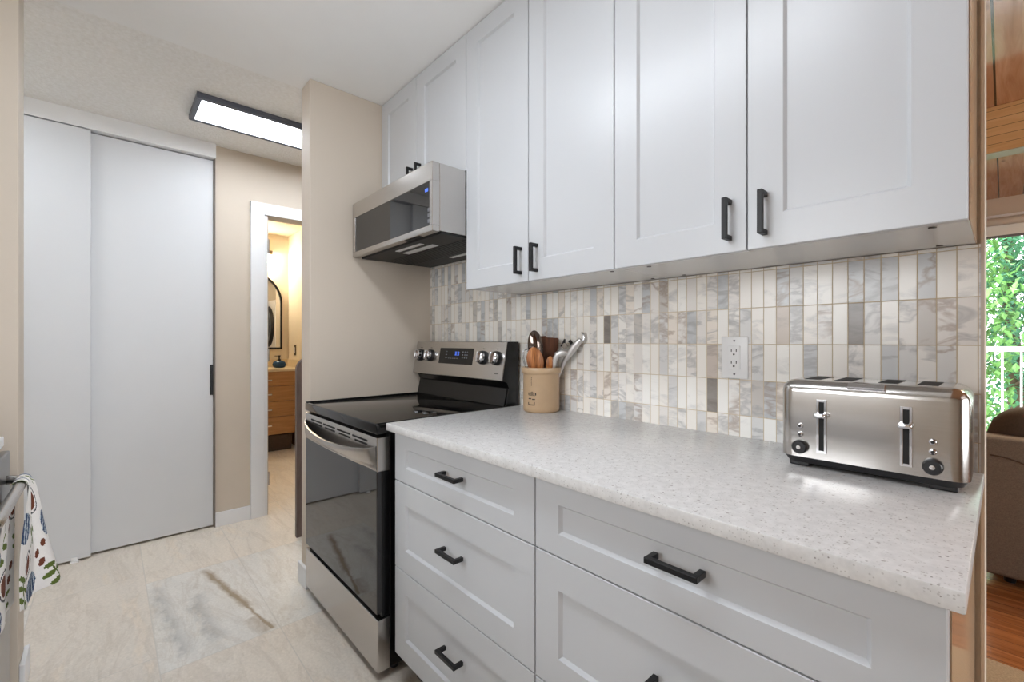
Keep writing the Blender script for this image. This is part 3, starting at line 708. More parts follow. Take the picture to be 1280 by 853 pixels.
VR = Vector((math.sin(R(42.18)), math.cos(R(42.18)), 0))     # picture-right at the crock, for aiming utensils
def U(a, d, z):      # a: along the wall/right axis, d: towards the room, z above counter
    return Vector((CX, CY, 0.914)) + VR * a + Vector((VR.y, -VR.x, 0)) * d + Vector((0, 0, z))
def blade(outline, thick, base, tip, face, bend=0.0):
    """flat outline (across, along 0..1) laid between base and tip, broad side towards 'face'"""
    ax = (tip - base); L = ax.length; ax.normalize()
    f = (face - ax * face.dot(ax)).normalized(); sd = ax.cross(f)
    b = B()
    def P(q, k): return base + ax * (q[1] * L) + sd * q[0] + f * (k * thick / 2 + bend * (q[1] ** 2) * L)
    v0 = [b.bm.verts.new(P(q, -1)) for q in outline]; v1 = [b.bm.verts.new(P(q, 1)) for q in outline]
    n = len(outline)
    b.bm.faces.new(v0[::-1]); b.bm.faces.new(v1)
    for i in range(n): b.bm.faces.new((v0[i], v0[(i + 1) % n], v1[(i + 1) % n], v1[i]))
    return b
toCam = Vector((VR.y, -VR.x, 0))
def oval(wd, n=28, p=2.0):
    return [(wd * math.copysign(abs(math.cos(2 * math.pi * k / n)) ** (2 / p), math.cos(2 * math.pi * k / n)), 0.5 + 0.5 * math.copysign(abs(math.sin(2 * math.pi * k / n)) ** (2 / p), math.sin(2 * math.pi * k / n))) for k in range(n)]
def utensil(name, label, cat, foot):
    return thing(name, label, cat, tuple(foot), 'utensils in the crock')
# wooden spoon (front left)
o = utensil('wooden_spoon', 'striped light wooden spoon leaning at the front of the crock', 'spoon', U(0.01, 0.0, 0.03))
def bowl(b0, t0, wd, dep, face, nu=18, nv=24, th=0.004):
    ax = t0 - b0; L = ax.length; ax = ax.normalized(); f = (face - ax * face.dot(ax)).normalized(); sd = ax.cross(f)
    b = B()
    def fn(sgn):
        def g(u, v):
            a = math.pi * v; r = u
            x = wd * r * math.cos(2 * math.pi * v); yy = 0.5 + 0.5 * r * math.sin(2 * math.pi * v)
            return b0 + ax * (yy * L) + sd * x - f * (dep * (1 - r * r)) + f * sgn
        return g
    for sg in (th / 2, -th / 2): b.grid(fn(sg), nu, nv)
    # rim
    b.grid(lambda u, v: fn(th / 2 - th * v)(1.0, u), nv, 1)
    bmesh.ops.remove_doubles(b.bm, verts=b.bm.verts, dist=0.0002)
    return b
part('handle', B().tube([U(0.010, 0.0, 0.03), U(-0.018, 0.047, 0.165)], [0.006, 0.007]), M['spoon_wood'], o, True)
part('bowl', bowl(U(-0.018, 0.045, 0.150), U(-0.036, 0.052, 0.258), 0.033, -0.009, toCam), M['spoon_wood'], o, True)
# slotted steel spoon at the back left
o = utensil('slotted_spoon', 'polished steel spoon with painted dark reflection, standing highest at the back of the crock', 'spoon', U(0.0, -0.01, 0.03))
part('handle', B().tube([U(0.0, -0.01, 0.03), U(-0.018, 0.005, 0.20)], [0.004, 0.005]), M['chrome'], o, True)
part('bowl', bowl(U(-0.017, 0.008, 0.192), U(-0.031, 0.015, 0.325), 0.031, -0.014, toCam), M['steel_spoon'], o, True)
# whisk on the far left
o = utensil('whisk', 'thin wire whisk at the left edge of the crock', 'whisk', U(-0.02, 0.0, 0.03))
part('handle', B().tube([U(-0.02, 0.0, 0.03), U(-0.05, 0.012, 0.16)], [0.005, 0.006]), M['chrome'], o, True)
for k in range(4):
    a = math.pi * k / 4; pts = []
    ax = (U(-0.066, 0.018, 0.25) - U(-0.05, 0.012, 0.16)); L = ax.length; axn = ax.normalized()
    s1 = axn.orthogonal().normalized(); s2 = axn.cross(s1); sd = s1 * math.cos(a) + s2 * math.sin(a)
    for j in range(17):
        q = math.pi * 2 * j / 16
        pts.append(U(-0.05, 0.012, 0.16) + axn * (L * (0.5 - 0.5 * math.cos(q))) + sd * (0.017 * math.sin(q) * (0.75 + 0.35 * (0.5 - 0.5 * math.cos(q)))))
    part('wire', B().tube(pts, 0.0010, 6), M['chrome'], o, True)
# dark wooden turners
o = utensil('wooden_turner', 'narrow dark wooden turner behind the steel spoon', 'turner', U(0.01, -0.02, 0.03))
part('handle', B().tube([U(0.01, -0.02, 0.03), U(0.006, -0.015, 0.19)], [0.006, 0.006]), M['turner_wood'], o, True)
part('blade', blade([(-0.012, 0), (0.012, 0), (0.021, 0.35), (0.024, 0.9), (0.020, 1.0), (-0.020, 1.0), (-0.024, 0.9), (-0.021, 0.35)], 0.006, U(0.006, -0.015, 0.17), U(0.0, -0.016, 0.302), toCam), M['turner_wood'], o)
o = utensil('wooden_turner', 'wide dark square-ended wooden turner right of the steel spoon', 'turner', U(0.02, -0.01, 0.03))
part('handle', B().tube([U(0.02, -0.01, 0.03), U(0.036, -0.01, 0.19)], [0.006, 0.006]), M['turner_wood'], o, True)
part('blade', blade([(-0.012, 0), (0.012, 0), (0.024, 0.35), (0.029, 0.95), (0.026, 1.0), (-0.026, 1.0), (-0.029, 0.95), (-0.024, 0.35)], 0.006, U(0.036, -0.01, 0.17), U(0.044, -0.012, 0.296), toCam), M['turner_wood'], o)
# small pale wooden spoon between
o = utensil('wooden_spoon', 'slim wooden spoon handle showing behind the steel tongs', 'spoon', U(0.015, 0.02, 0.03))
part('handle', B().tube([U(0.015, 0.02, 0.03), U(0.030, 0.035, 0.185)], [0.006, 0.007]), M['spoon_wood'], o, True)
part('bowl', bowl(U(0.029, 0.033, 0.165), U(0.034, 0.036, 0.222), 0.015, -0.005, toCam), M['spoon_wood'], o, True)
# bent steel tongs / press leaning right
o = utensil('can_opener', 'shiny bent steel opener leaning out to the right of the crock', 'kitchen tool', U(0.02, 0.01, 0.04))
arm = [U(0.028, 0.02, 0.05), U(0.048, 0.03, 0.168), U(0.050, 0.033, 0.205), U(0.062, 0.036, 0.228), U(0.082, 0.040, 0.236), U(0.104, 0.046, 0.236)]
part('arm', B().tube(arm, [0.006, 0.007, 0.010, 0.014, 0.018, 0.013], 14), M['steel_satin'], o, 'auto')
arm = [U(0.030, 0.0, 0.05), U(0.080, 0.014, 0.168), U(0.092, 0.030, 0.206), U(0.104, 0.042, 0.226), U(0.128, 0.060, 0.262), U(0.149, 0.074, 0.288)]
part('arm', B().tube(arm, [0.006, 0.006, 0.009, 0.015, 0.015, 0.010], 14), M['steel_satin'], o, 'auto')
part('hook', B().tube([U(0.146, 0.072, 0.278), U(0.160, 0.078, 0.288), U(0.160, 0.078, 0.304), U(0.153, 0.072, 0.318)], [0.006, 0.006, 0.005, 0.002], 10), M['chrome'], o, True)
part('wheel', B().lathe([(0.0, -0.003), (0.012, -0.003), (0.012, 0.003), (0.0, 0.003)], tuple(U(0.092, 0.030, 0.262)), 'y', 20), M['steel'], o)
part('grip', blade([(-0.006, 0), (0.006, 0), (0.006, 1), (-0.006, 1)], 0.008, U(0.110, 0.024, 0.285), U(0.128, 0.026, 0.262), toCam), M['plastic_black'], o)
part('grip', blade([(-0.010, 0), (0.010, 0), (0.002, 1), (-0.004, 1)], 0.008, U(0.085, 0.02, 0.258), U(0.094, 0.02, 0.290), toCam), M['plastic_black'], o)

# ------------------------------------------------------------------ toaster
TX0, TX1, TY0, TY1, TZ0, TZ1 = 1.922, 2.2305, -0.232, -0.045, 0.937, 1.109
toa = thing('toaster', 'brushed steel four-slice toaster on the right end of the counter', 'toaster', (2.076, -0.14, 0.914))
b = bmesh.new()
bmesh.ops.create_cube(b, size=1)
for v in b.verts: v.co = Vector(((TX0 + TX1) / 2 + v.co.x * (TX1 - TX0), (TY0 + TY1) / 2 + v.co.y * (TY1 - TY0), (TZ0 + TZ1) / 2 + v.co.z * (TZ1 - TZ0)))
eds = [e for e in b.edges if not all(abs(v.co.z - TZ0) < 1e-5 for v in e.verts)]
bmesh.ops.bevel(b, geom=eds, offset=0.027, segments=8, profile=0.5, affect='EDGES')
bb = B(); bb.merge(b)
part('shell', bb, M['steel_toast'], toa, 'auto')
b = bmesh.new(); bmesh.ops.create_cube(b, size=1)
for v in b.verts: v.co = Vector(((TX0 + TX1) / 2 + v.co.x * (TX1 - TX0 - 0.002), (TY0 + TY1) / 2 + v.co.y * (TY1 - TY0 - 0.002), 0.9305 + v.co.z * 0.015))
for v in b.verts:
    if v.co.z < 0.93:
        v.co.x += 0.008 if v.co.x < 2.076 else -0.008; v.co.y += 0.008 if v.co.y < -0.14 else -0.008
bmesh.ops.bevel(b, geom=[e for e in b.edges if abs(e.verts[0].co.z - e.verts[1].co.z) > 0.005], offset=0.026, segments=6, profile=0.5, affect='EDGES')
bb = B(); bb.merge(b)
part('base', bb, M['plastic_black'], toa, 'auto')
for x in (1.958, 2.194):
    for y in (-0.207, -0.070):
        part('foot', B().box(x - 0.020, x + 0.020, y - 0.012, y + 0.012, 0.914, 0.926, 0.003), M['plastic_black'], toa)
for x0 in (1.962, 2.018, 2.094, 2.154):
    part('bread_slot', B().box(x0, x0 + 0.032, -0.194, -0.080, 1.1082, 1.1096, 0.0005), M['hole_shade'], toa, label='bread slot, its shaded depth painted as a dark plate')  # raised dark plates imitate the shade down the slots
for x, zk in ((2.004, 1.036), (2.143, 1.034)):
    fr = B().box(x - 0.0095, x - 0.0045, TY0 - 0.0022, TY0 + 0.001, 0.952, 1.068, 0.0008).box(x + 0.0045, x + 0.0095, TY0 - 0.0022, TY0 + 0.001, 0.952, 1.068, 0.0008).box(x - 0.0047, x + 0.0047, TY0 - 0.0021, TY0 + 0.001, 1.0632, 1.0678).box(x - 0.0047, x + 0.0047, TY0 - 0.0021, TY0 + 0.001, 0.9522, 0.957)
    lf = part('lever_track', fr, M['chrome'], toa)
    part('slot', B().box(x - 0.0045, x + 0.0045, TY0 - 0.0008, TY0 + 0.001, 0.957, 1.063), M['hole_shade'], lf)
    part('lever', B().box(x - 0.011, x + 0.011, TY0 - 0.024, TY0 - 0.0025, zk - 0.006, zk + 0.004, 0.004, 3), M['chrome'], toa, 'auto', label='chrome push lever')
for x in (1.9635, 2.181):
    for z in (1.006, 0.9875):
        bt_ = part('button', B().lathe([(0.0, -0.006), (0.0045, -0.0055), (0.0058, -0.003), (0.006, 0.001)], (x, TY0, z), 'y', 20), M['chrome'], toa, True)
        part('button_center', B().lathe([(0.0, -0.0064), (0.0028, -0.0062), (0.003, -0.004)], (x, TY0, z), 'y', 14), M['plastic_black'], bt_)
    dl = part('dial', B().lathe([(0.0, -0.014), (0.0125, -0.0135), (0.0148, -0.010), (0.0152, 0.001)], (x, TY0, 0.960), 'y', 32), M['plastic_black'], toa, 'auto', label='black browning dial')
    part('dial_cap', B().lathe([(0.0, -0.0152), (0.0042, -0.0148), (0.0045, -0.013)], (x, TY0, 0.960), 'y', 16), M['steel'], dl)
bd = B().box(2.049, 2.111, -0.006, 0.0012, -0.007, 0.007, 0.0012)
bd.xform(Matrix.Translation((0, TY0 + 0.0065, 1.0995)) @ Matrix.Rotation(R(-48), 4, 'X'))
part('badge', bd, M['chrome'], toa, label='raised polished badge strip')

# ------------------------------------------------------------------ ceiling lights
def panel_light(label, x0, x1, y0, y1, mat):
    root = thing('ceiling_light', label, 'light', ((x0 + x1) / 2, (y0 + y1) / 2, CZ), 'flat ceiling panel lights')
    f = 0.024; z0 = CZ - 0.030
    part('frame', B().box(x0, x0 + f, y0, y1, z0, CZ, 0.002).box(x1 - f, x1, y0, y1, z0, CZ, 0.002).box(x0 + f, x1 - f, y0, y0 + f, z0, CZ, 0.002).box(x0 + f, x1 - f, y1 - f, y1, z0, CZ, 0.002), M['lamp_frame'], root)
    part('diffuser', B().box(x0 + f, x1 - f, y0 + f, y1 - f, z0 + 0.004, z0 + 0.010), mat, root, label='glowing white diffuser')
panel_light('black framed lit ceiling panel over the hall by the closet', -0.762, -0.450, -1.052, 0.16, M['lamp_hall'])
panel_light('added unseen ceiling panel brightening the hall, past the kitchen wall end', -0.762, -0.450, -2.42, -1.82, M['lamp_hall'])  # added lamp, hidden by the wall end, to lift the hall brightness
panel_light('black framed lit ceiling panel over the kitchen aisle', 0.70, 1.95, -1.34, -1.03, M['lamp_white'])

ll = thing('ceiling_light', 'added unseen round warm light brightening the living room', 'light', (3.3, 2.6, CZ))  # added lamp, out of view, to warm the living room and cabinet ends
part('frame', B().lathe([(0.24, CZ - 0.05), (0.25, CZ - 0.045), (0.25, CZ)], (3.3, 2.6, 0), seg=40), M['lamp_frame'], ll)
part('diffuser', B().lathe([(0.0, CZ - 0.075), (0.12, CZ - 0.07), (0.2, CZ - 0.06), (0.235, CZ - 0.051)], (3.3, 2.6, 0), seg=40), M['lamp_living_added'], ll, True, label='glowing warm diffuser of the added light')

# ------------------------------------------------------------------ opposite run: dishwasher, counter, towel
dw = thing('dishwasher', 'grey steel dishwasher at the left edge with a towel on its handle', 'dishwasher', (0.58, -1.9, 0))
part('dishwasher_body', B().box(0.282, 0.878, -2.20, -1.640, 0.06, 0.868), M['steel_dark'], dw)
dd = part('door', B().box(0.281, 0.879, -1.6395, -1.600, 0.10, 0.871, 0.004), M['steel_dark'], dw)
part('toe_kick', B().box(0.29, 0.87, -1.70, -1.68, 0.0, 0.10), M['toekick'], dw)
hp = [(0.345, -1.601, 0.796), (0.347, -1.585, 0.796), (0.356, -1.572, 0.794), (0.375, -1.566, 0.792)] + [(0.375 + k * 0.041, -1.566, 0.792) for k in range(1, 11)] + [(0.804, -1.572, 0.794), (0.813, -1.585, 0.796), (0.815, -1.601, 0.796)]
part('handle', B().tube(hp, 0.0125, 16), M['steel'], dd, True, label='tubular steel handle')
tag(obj('countertop', B().box(0.279, 2.0, -2.498, -1.612, 0.884, 0.914, 0.003), M['white_plastic'], loc=(1.1, -2.05, 0.884)), 'white countertop corner at the left edge above the dishwasher', 'countertop')
bc = thing('base_cabinet', 'white base cabinet beside the dishwasher, opposite the range', 'cabinet', (1.44, -1.95, 0))
part('cabinet_body', B().box(0.882, 2.0, -2.498, -1.656, 0.10, 0.8838), M['cab'], bc)
part('toe_kick', B().box(0.882, 2.0, -1.74, -1.72, 0.0, 0.10), M['toekick'], bc)
for x0, x1 in ((0.884, 1.438), (1.442, 1.998)):
    b_ = B().shaker(x0, x1, 0.114, 0.880, 0.0)
    b_.xform(Matrix.Translation((x0 + x1, -1.636, 0)) @ Matrix.Rotation(math.pi, 4, 'Z'))
    part('door', b_, M['cab'], bc)

# towel: sheet over the handle bar with two soft folds, printed with figs, avocado halves and sprigs
TW0, TW1 = 0.345, 0.432
def towel_pt(u, v):
    x = TW0 + (TW1 - TW0) * u
    fold = math.exp(-((u - 0.30) / 0.24) ** 2) * 0.95 + math.exp(-((u - 0.85) / 0.14) ** 2) * 0.35 + 0.06 * math.sin(u * 21)
    r = 0.0150 + 0.0006 * math.sin(u * 30)
    front, back = 0.318 + 0.012 * math.sin(u * 9 + 1), 0.335
    arc = math.pi * r
    s = v * (front + arc + back) - front          # s<0 front drop, 0..arc over the bar, then back drop
    yb, zb = -1.566, 0.792
    if s < 0:
        tt = -s / front
        return (x + 0.13 * (u - 0.3) * tt + 0.010 * math.sin(u * 19) * tt, yb + r + (0.060 * fold - 0.016 * min(1, max(0, u * 2 - 0.8))) * (tt ** 0.7) + 0.004 * math.sin(tt * 5 + u * 8), zb + s)
    if s < arc:
        a = s / r
        return (x, yb + r * math.cos(a), zb + r * math.sin(a))
    q = s - arc; tt = q / back
    return (x + 0.30 * u * min(1, tt * 1.6), yb - r - 0.0035 * min(1, q * 20) + 0.0035 * math.sin(u * 16) * min(1, q * 20), zb - q)
NU, NV = 120, 200
tb = B(); tb.grid(towel_pt, NU, NV)
mats = [M['towel'], M['fig_blue'], M['fig_white'], M['avo_brown'], M['avo_cream'], M['leaf_print']]
rr = random.Random(3)
motifs = []
W_, H_ = 0.288, 0.60
k = 0
yy = 0.02
while yy < H_ + 0.03:
    xx = 0.012 + (0.044 if (k % 2) else 0.0)
    j = 0
    while xx < W_ + 0.02:
        motifs.append((xx + rr.uniform(-.006, .006), yy + rr.uniform(-.008, .008), (j * 2 + k) % 4, rr.uniform(-0.7, 0.7)))
        xx += 0.088; j += 1
    yy += 0.070; k += 1
def pattern(a, b):
    for mx_, my_, ty, rot in motifs:
        dx, dy = a - mx_, b - my_
        dx /= 1.6; dy /= 1.6
        if abs(dx) > 0.034 or abs(dy) > 0.034: continue
        c, s_ = math.cos(rot), math.sin(rot)
        p_, q_ = dx * c + dy * s_, -dx * s_ + dy * c
        if ty == 0:      # fig: striped teardrop
            wd = 0.017 * math.sqrt(max(0, 1 - ((q_ - 0.004) / 0.022) ** 2)) * (1.0 if q_ > 0 else 0.95 + q_ * 10)
            if abs(p_) < wd: return 2 if math.sin(p_ * 900) > 0.55 else 1
        elif ty == 1:    # halved fruit with stone
            d2 = math.hypot(p_ / 0.019, q_ / 0.023)
            if d2 < 0.70: return 3
            if d2 < 0.86: return 0
            if d2 < 0.99: return 4
        elif ty == 2:    # leaf sprig
            if abs(p_) < 0.0013 and abs(q_) < 0.024: return 5
            for lx, ly in ((0.010, 0.012), (-0.010, 0.006), (0.010, -0.004), (-0.010, -0.012), (0.0, 0.022)):
                if math.hypot((p_ - lx) / 0.0095, (q_ - ly - 0.3 * (p_ - lx)) / 0.0042) < 1: return 5
        else:            # seeds
            for lx, ly in ((0.0, 0.014), (0.006, -0.004), (-0.008, -0.014)):
                if math.hypot((p_ - lx) / 0.0048, (q_ - ly) / 0.0065) < 1: return 3
    return 0
tb.bm.faces.ensure_lookup_table()
fi = 0
for i in range(NU):
    for j in range(NV):
        tb.bm.faces[fi].material_index = pattern((i + 0.5) / NU * W_, (j + 0.5) / NV * H_)
        fi += 1
tw = obj('dish_towel', tb, mats, smooth=True, loc=(0.49, -1.56, 0.6))
sd_ = tw.modifiers.new('thickness', 'SOLIDIFY'); sd_.thickness = 0.0016; sd_.offset = 1
tag(tw, 'white dish towel printed with figs and leaves hanging on the dishwasher handle', 'dish towel')

# ------------------------------------------------------------------ hall board
n = 16
poly = [(-0.535, 0.0), (-0.535, 1.02)] + [(-0.4525 - 0.0825 * math.cos(math.pi * k / n), 1.02 + 0.078 * math.sin(math.pi * k / n)) for k in range(1, n)] + [(-0.37, 1.02), (-0.37, 0.0)]
tag(obj('rounded_board', B().prism(poly, 'x', -0.640, -0.612), M['board_wood'], loc=(-0.626, -0.45, 0)), 'tall grey-brown board with rounded top standing in the hall behind the wall', 'board')

# ------------------------------------------------------------------ bathroom
VX = -3.0
van = thing('vanity', 'oak bathroom vanity with four drawers seen through the doorway', 'vanity', (-3.26, -0.2, 0))
part('vanity_body', B().box(BX + 0.001, VX - 0.02, -0.78, 0.228, 0.185, 0.866).box(BX + 0.001, VX - 0.001, 0.205, 0.228, 0.0, 0.866).box(BX + 0.001, VX - 0.001, -0.80, -0.777, 0.0, 0.866), M['vanity_wood'], van)
for z0, z1, hz in ((0.712, 0.862, 0.775), (0.548, 0.708, 0.625), (0.383, 0.544, 0.458), (0.190, 0.379, 0.290)):
    dr = part('drawer', B().box(VX - 0.02, VX, -0.375, 0.203, z0, z1, 0.002), M['vanity_wood'], van)
    part('handle', B().box(VX + 0.022, VX + 0.030, -0.35, -0.085, hz - 0.008, hz + 0.008, 0.003).box(VX, VX + 0.023, -0.34, -0.33, hz - 0.004, hz + 0.004).box(VX, VX + 0.023, -0.105, -0.095, hz - 0.004, hz + 0.004), M['chrome'], dr)
part('door', B().box(VX - 0.02, VX, -0.776, -0.379, 0.19, 0.862, 0.002), M['vanity_wood'], van)
vt = part('vanity_top', B().box(BX + 0.001, VX + 0.02, -0.80, 0.231, 0.867, 0.893, 0.003).box(BX + 0.001, BX + 0.02, -0.80, 0.231, 0.893, 0.98, 0.002).box(BX + 0.02, VX + 0.02, 0.213, 0.231, 0.893, 0.98, 0.002), M['bath_top'], van)
bs = B()
bs.prism([(-3.46, -0.005), (-3.06, -0.005), (-3.03, 0.170), (-3.49, 0.170)], 'y', -0.32, 0.13)
bs.xform(Matrix.Translation((0, 0, 0.005)))
tag(obj('wicker_basket', bs, M['wicker'], loc=(-3.26, -0.1, 0.0)), 'dark wicker basket on the floor under the oak vanity', 'basket')
# faucet
fc = thing('faucet', 'chrome faucet on the bathroom vanity top', 'faucet', (-3.42, -0.12, 0.893))
part('spout', B().tube([(-3.42, -0.12, 0.893), (-3.42, -0.12, 0.99), (-3.40, -0.12, 1.02), (-3.35, -0.12, 1.025), (-3.31, -0.12, 1.0)], [0.014, 0.012, 0.011, 0.010, 0.009]), M['chrome'], fc, True)
for y in (-0.20, -0.04): part('tap', B().lathe([(0.016, 0.893), (0.014, 0.92), (0.010, 0.93), (0.012, 0.95), (0.0, 0.952)], (-3.42, y, 0), seg=16).box(-3.43, -3.36, y - 0.005, y + 0.005, 0.944, 0.952, 0.002), M['chrome'], fc)
# soap bottle
sb = thing('soap_dispenser', 'round blue soap bottle with black pump on the vanity', 'soap dispenser', (-3.27, 0.062, 0.893))
part('bottle', B().lathe([(0.045, 0.893), (0.062, 0.903), (0.070, 0.93), (0.062, 0.957), (0.035, 0.972), (0.018, 0.975), (0.0, 0.976)], (-3.27, 0.062, 0), seg=28), M['blueglass'], sb, True)
part('pump', B().lathe([(0.016, 0.974), (0.016, 0.990), (0.007, 0.992), (0.007, 1.02), (0.014, 1.022), (0.014, 1.032), (0.0, 1.033)], (-3.27, 0.062, 0), seg=18).box(-3.275, -3.265, 0.015, 0.065, 1.022, 1.030, 0.002), M['plastic_black'], sb)
# arched mirror
def arch(yc, rad, z0, zs, n=28):
    return [(yc - rad, z0)] + [(yc - rad * math.cos(math.pi * k / n), zs + rad * math.sin(math.pi * k / n)) for k in range(n + 1)] + [(yc + rad, z0)]
mir = thing('arched_mirror', 'black framed arched mirror above the bathroom vanity', 'mirror', (BX, -0.205, 1.1))
part('mirror_glass', B().prism(arch(-0.205, 0.346, 1.118, 1.645), 'x', BX + 0.004, BX + 0.012), M['mirror'], mir)
fb = B(); oa, ia = arch(-0.205, 0.362, 1.102, 1.645), arch(-0.205, 0.344, 1.120, 1.645)
for xa in (0,):
    vo_ = [[fb.bm.verts.new((x, q[0], q[1])) for q in L_] for x in (BX + 0.001, BX + 0.028) for L_ in (oa, ia)]
    n_ = len(oa)
    for i in range(n_):
        j = (i + 1) % n_
        fb.bm.faces.new((vo_[2][i], vo_[2][j], vo_[3][j], vo_[3][i])); fb.bm.faces.new((vo_[0][i], vo_[0][j], vo_[2][j], vo_[2][i]))
        fb.bm.faces.new((vo_[1][i], vo_[1][j], vo_[3][j], vo_[3][i])); fb.bm.faces.new((vo_[0][i], vo_[0][j], vo_[1][j], vo_[1][i]))
part('frame', fb, M['black'], mir)
# vanity light
vl = thing('vanity_light', 'warm lit wall light above the arched mirror', 'light', (BX, -0.2, 2.2))
part('backplate', B().box(BX + 0.001, BX + 0.10, -0.46, 0.035, 2.205, 2.245, 0.003), M['bronze'], vl)
for y in (-0.37, -0.21, -0.05):
    part('lamp_shade', B().lathe([(0.035, 2.204), (0.055, 2.19), (0.06, 2.12), (0.05, 2.10), (0.0, 2.098)], (BX + 0.075, y, 0), seg=24), M['lamp_warm'], vl, True, label='glowing glass shade')
sp_ = thing('switch_plate', 'bronze switch plate on the bathroom side wall', 'switch', (-3.27, BY, 1.09))
part('cover_plate', B().box(-3.305, -3.235, BY - 0.006, BY, 1.03, 1.15, 0.002), M['bronze'], sp_)
part('rocker', B().box(-3.287, -3.253, BY - 0.010, BY - 0.005, 1.055, 1.125, 0.002), M['white_plastic'], sp_)
# stacked washer and dryer in the alcove (seen in the mirror)
for nm, lb, z0 in (('washing_machine', 'front loading washer at the bottom of the laundry alcove', 0.0), ('clothes_dryer', 'round-door dryer stacked in the laundry alcove, seen in the arched mirror', 0.87)):
    wm = thing(nm, lb, 'washing machine' if z0 == 0 else 'dryer', (-2.6, 0.5, z0))
    part('cabinet', B().box(-2.92, -2.28, 0.235, 0.90, z0 + 0.002, z0 + 0.868, 0.01), M['white_plastic'], wm)
    dr = part('door_ring', B().lathe([(0.17, 0.234), (0.19, 0.20), (0.25, 0.20), (0.275, 0.234)], (-2.6, 0, z0 + 0.46 + (0.14 if z0 else 0) - 0.08), 'y', 48), M['plastic_black'], wm, 'auto')
    part('door_glass', B().lathe([(0.0, 0.206), (0.12, 0.212), (0.185, 0.222)], (-2.6, 0, z0 + 0.46 + (0.14 if z0 else 0) - 0.08), 'y', 48), M['oven_glass'], dr, True)

# ------------------------------------------------------------------ living room
tag(obj('area_rug', B().box(2.63, 6.0, -2.2, 1.05, 0.0005, 0.012, 0.003).box(2.0, 2.6305, 0.25, 1.05, 0.0045, 0.012), M['rug'], loc=(4, -0.5, 0)), 'beige pile rug on the hardwood past the wall end', 'rug')
sofa = thing('sofa', 'brown woven sofa with its back to the kitchen, seen past the wall end', 'sofa', (3.15, 2.2, 0))
def soft(x0, x1, y0, y1, z0, z1, bev, seg=5): return B().box(x0, x1, y0, y1, z0, z1, bev, seg)
bk = part('backrest', soft(2.19, 4.10, 1.815, 1.985, 0.055, 0.728, 0.022), M['sofa'], sofa, 'auto')
pp = [(2.225 + 0.24 * math.sin(k / 12 * math.pi / 2), 1.8145, 0.640 - 0.22 * (1 - math.cos(k / 12 * math.pi / 2))) for k in range(13)]
part('piping', B().tube(pp, 0.0035, 8), M['sofa_dark'], bk, True)
part('seat_base', soft(2.42, 3.90, 1.98, 2.70, 0.10, 0.40, 0.02), M['sofa'], sofa, 'auto')
for x in (2.218, 3.87): part('armrest', soft(x, x + 0.23, 1.98, 2.74, 0.085, 0.60, 0.04), M['sofa'], sofa, 'auto')
for k in range(2):
    def cush(u, v, k=k):
        a = 2 * math.pi * u; ca, sa = math.cos(a), math.sin(a)
        f = lambda q: math.copysign(abs(q) ** 0.42, q)
        wv = 0.93 + 0.07 * math.sin(v * 9)
        e = max(0.02, 1 - (abs(2 * v - 1)) ** 6) ** 0.5
        return (2.200 + k * 0.93 + 0.90 * v, 2.05 + 0.125 * f(ca) * e, 0.665 + 0.205 * f(sa) * e * (1 + 0.012 * math.sin(v * 17)))
    part('back_cushion', B().grid(cush, 36, 30, True), M['sofa_dark'], sofa, True, label='darker loose back cushion')
    part('seat_cushion', soft(2.445 + k * 0.715, 3.155 + k * 0.715, 2.17, 2.72, 0.39, 0.53, 0.04), M['sofa'], sofa, 'auto')
for x in (2.29, 4.02):
    for y in (1.93, 2.66): part('foot', B().lathe([(0.02, 0.004), (0.03, 0.08), (0.03, 0.10)], (x, y, 0), seg=14), M['plastic_black'], sofa)
rb = thing('roller_blind', 'pale roller blind rolled up above the living room window', 'blind', (2.9, WY - 0.04, 2.2))
part('roll', B().tube([(1.45, WY - 0.065, 2.235), (4.35, WY - 0.065, 2.235)], 0.034, 20), M['blind'], rb, True)
part('hem_bar', B().box(1.5, 4.3, WY - 0.040, WY - 0.034, 2.115, 2.235), M['blind'], rb)
part('bottom_rail', B().box(1.5, 4.3, WY - 0.044, WY - 0.030, 2.095, 2.117, 0.003), M['legend'], rb)
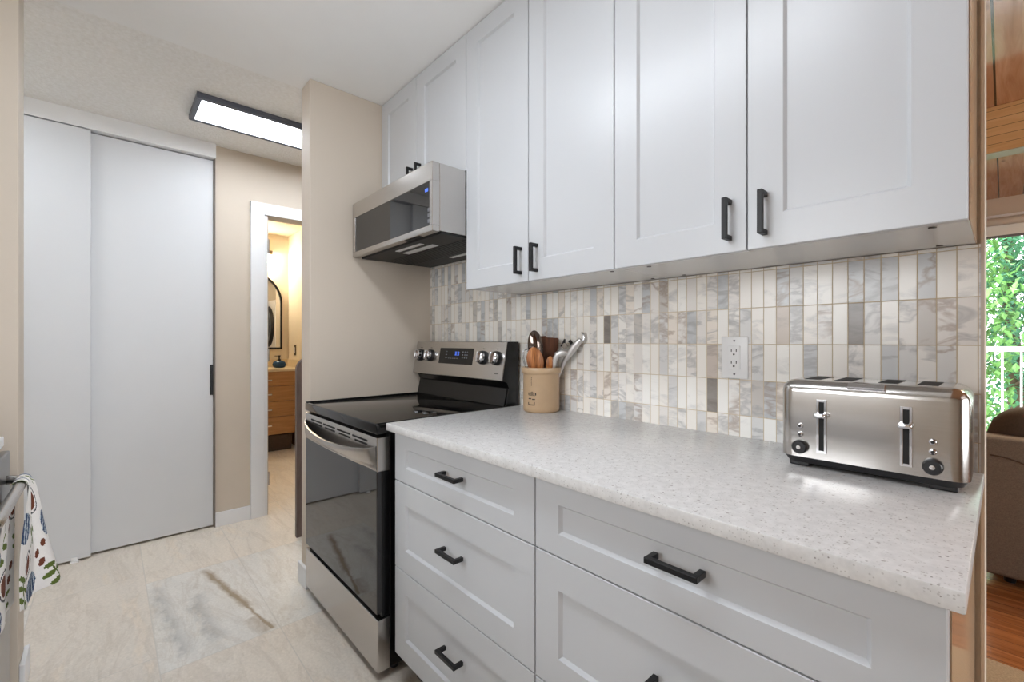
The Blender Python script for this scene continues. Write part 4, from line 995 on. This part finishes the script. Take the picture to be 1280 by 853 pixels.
# balcony outside with white railing
dk_ = struct('floor_balcony', B().box(0.0, 6.0, WY + 0.13, 6.1, -0.15, -0.05), M['blind'])
ra = thing('balcony_railing', 'white balcony railing outside the living room window', 'railing', (2.9, 5.9, -0.05))
part('top_rail', B().box(0.2, 5.8, 5.87, 5.93, 1.08, 1.135, 0.004), M['trim'], ra)
part('bottom_rail', B().box(0.2, 5.8, 5.88, 5.92, 0.02, 0.06, 0.004), M['trim'], ra)
for k in range(4): part('post', B().box(0.2 + k * 1.85, 0.26 + k * 1.85, 5.87, 5.93, -0.05, 1.08), M['trim'], ra)
for k in range(40): part('baluster', B().box(0.33 + k * 0.137, 0.348 + k * 0.137, 5.89, 5.91, 0.06, 1.08), M['trim'], ra)
struct('ground', B().box(-25, 30, 6.2, 40, -3.1, -3.0), M['grass'])
def tree(x, y, h, rad, label, mat, seed, n=3600):
    rg = random.Random(seed)
    root = thing('leafy_tree', label, 'tree', (x, y, -3.0), 'trees outside the window')
    tk = B().tube([(x, y, -3.0), (x + 0.1, y, -1), (x - 0.1, y + 0.1, h * 0.6 - 3), (x, y, h - 3.2)], [0.18, 0.15, 0.10, 0.03], 10)
    for k in range(9):
        a = rg.uniform(0, 6.28); z = -3 + h * rg.uniform(0.3, 0.8); L = rad * rg.uniform(0.6, 0.95)
        tk.tube([(x, y, z), (x + L * .5 * math.cos(a), y + L * .5 * math.sin(a), z + .25 * L), (x + L * math.cos(a), y + L * math.sin(a), z + .6 * L)], [0.06, 0.035, 0.012], 7)
    part('trunk', tk, M['bark'], root, True)
    lf = B()
    for k in range(n):
        d = Vector((rg.gauss(0, 1), rg.gauss(0, 1), rg.gauss(0, 1))).normalized() * (rg.random() ** 0.45)
        c = Vector((x + d.x * rad, y + d.y * rad, -3 + h * 0.58 + d.z * h * 0.44))
        q = Matrix.Rotation(rg.uniform(0, 6.28), 3, 'Z') @ Matrix.Rotation(rg.uniform(-1.2, 1.2), 3, 'X')
        s = rg.uniform(0.05, 0.10)
        lf.bm.faces.new([lf.bm.verts.new(c + q @ Vector(v)) for v in ((0, -s, 0), (s * .5, 0, .02), (0, s, 0), (-s * .5, 0, .02))])
    part('foliage', lf, mat, root)
tree(1.2, 9.4, 7.5, 1.3, 'bright green tree behind the railing, left of the window view', M['leaf'], 1, 8000)
tree(3.9, 9.8, 8.0, 1.35, 'bluish green tree behind the railing, middle of the window view', M['leaf2'], 2, 8000)
tree(-0.6, 13.6, 9.0, 1.5, 'tall green tree further off, outside the window', M['leaf'], 3)
tree(2.4, 12.6, 9.5, 1.5, 'tall bluish tree furthest behind the railing', M['leaf2'], 4, 8000)
tree(5.6, 13.0, 8.5, 1.6, 'green tree outside, far right of the railing', M['leaf'], 5)
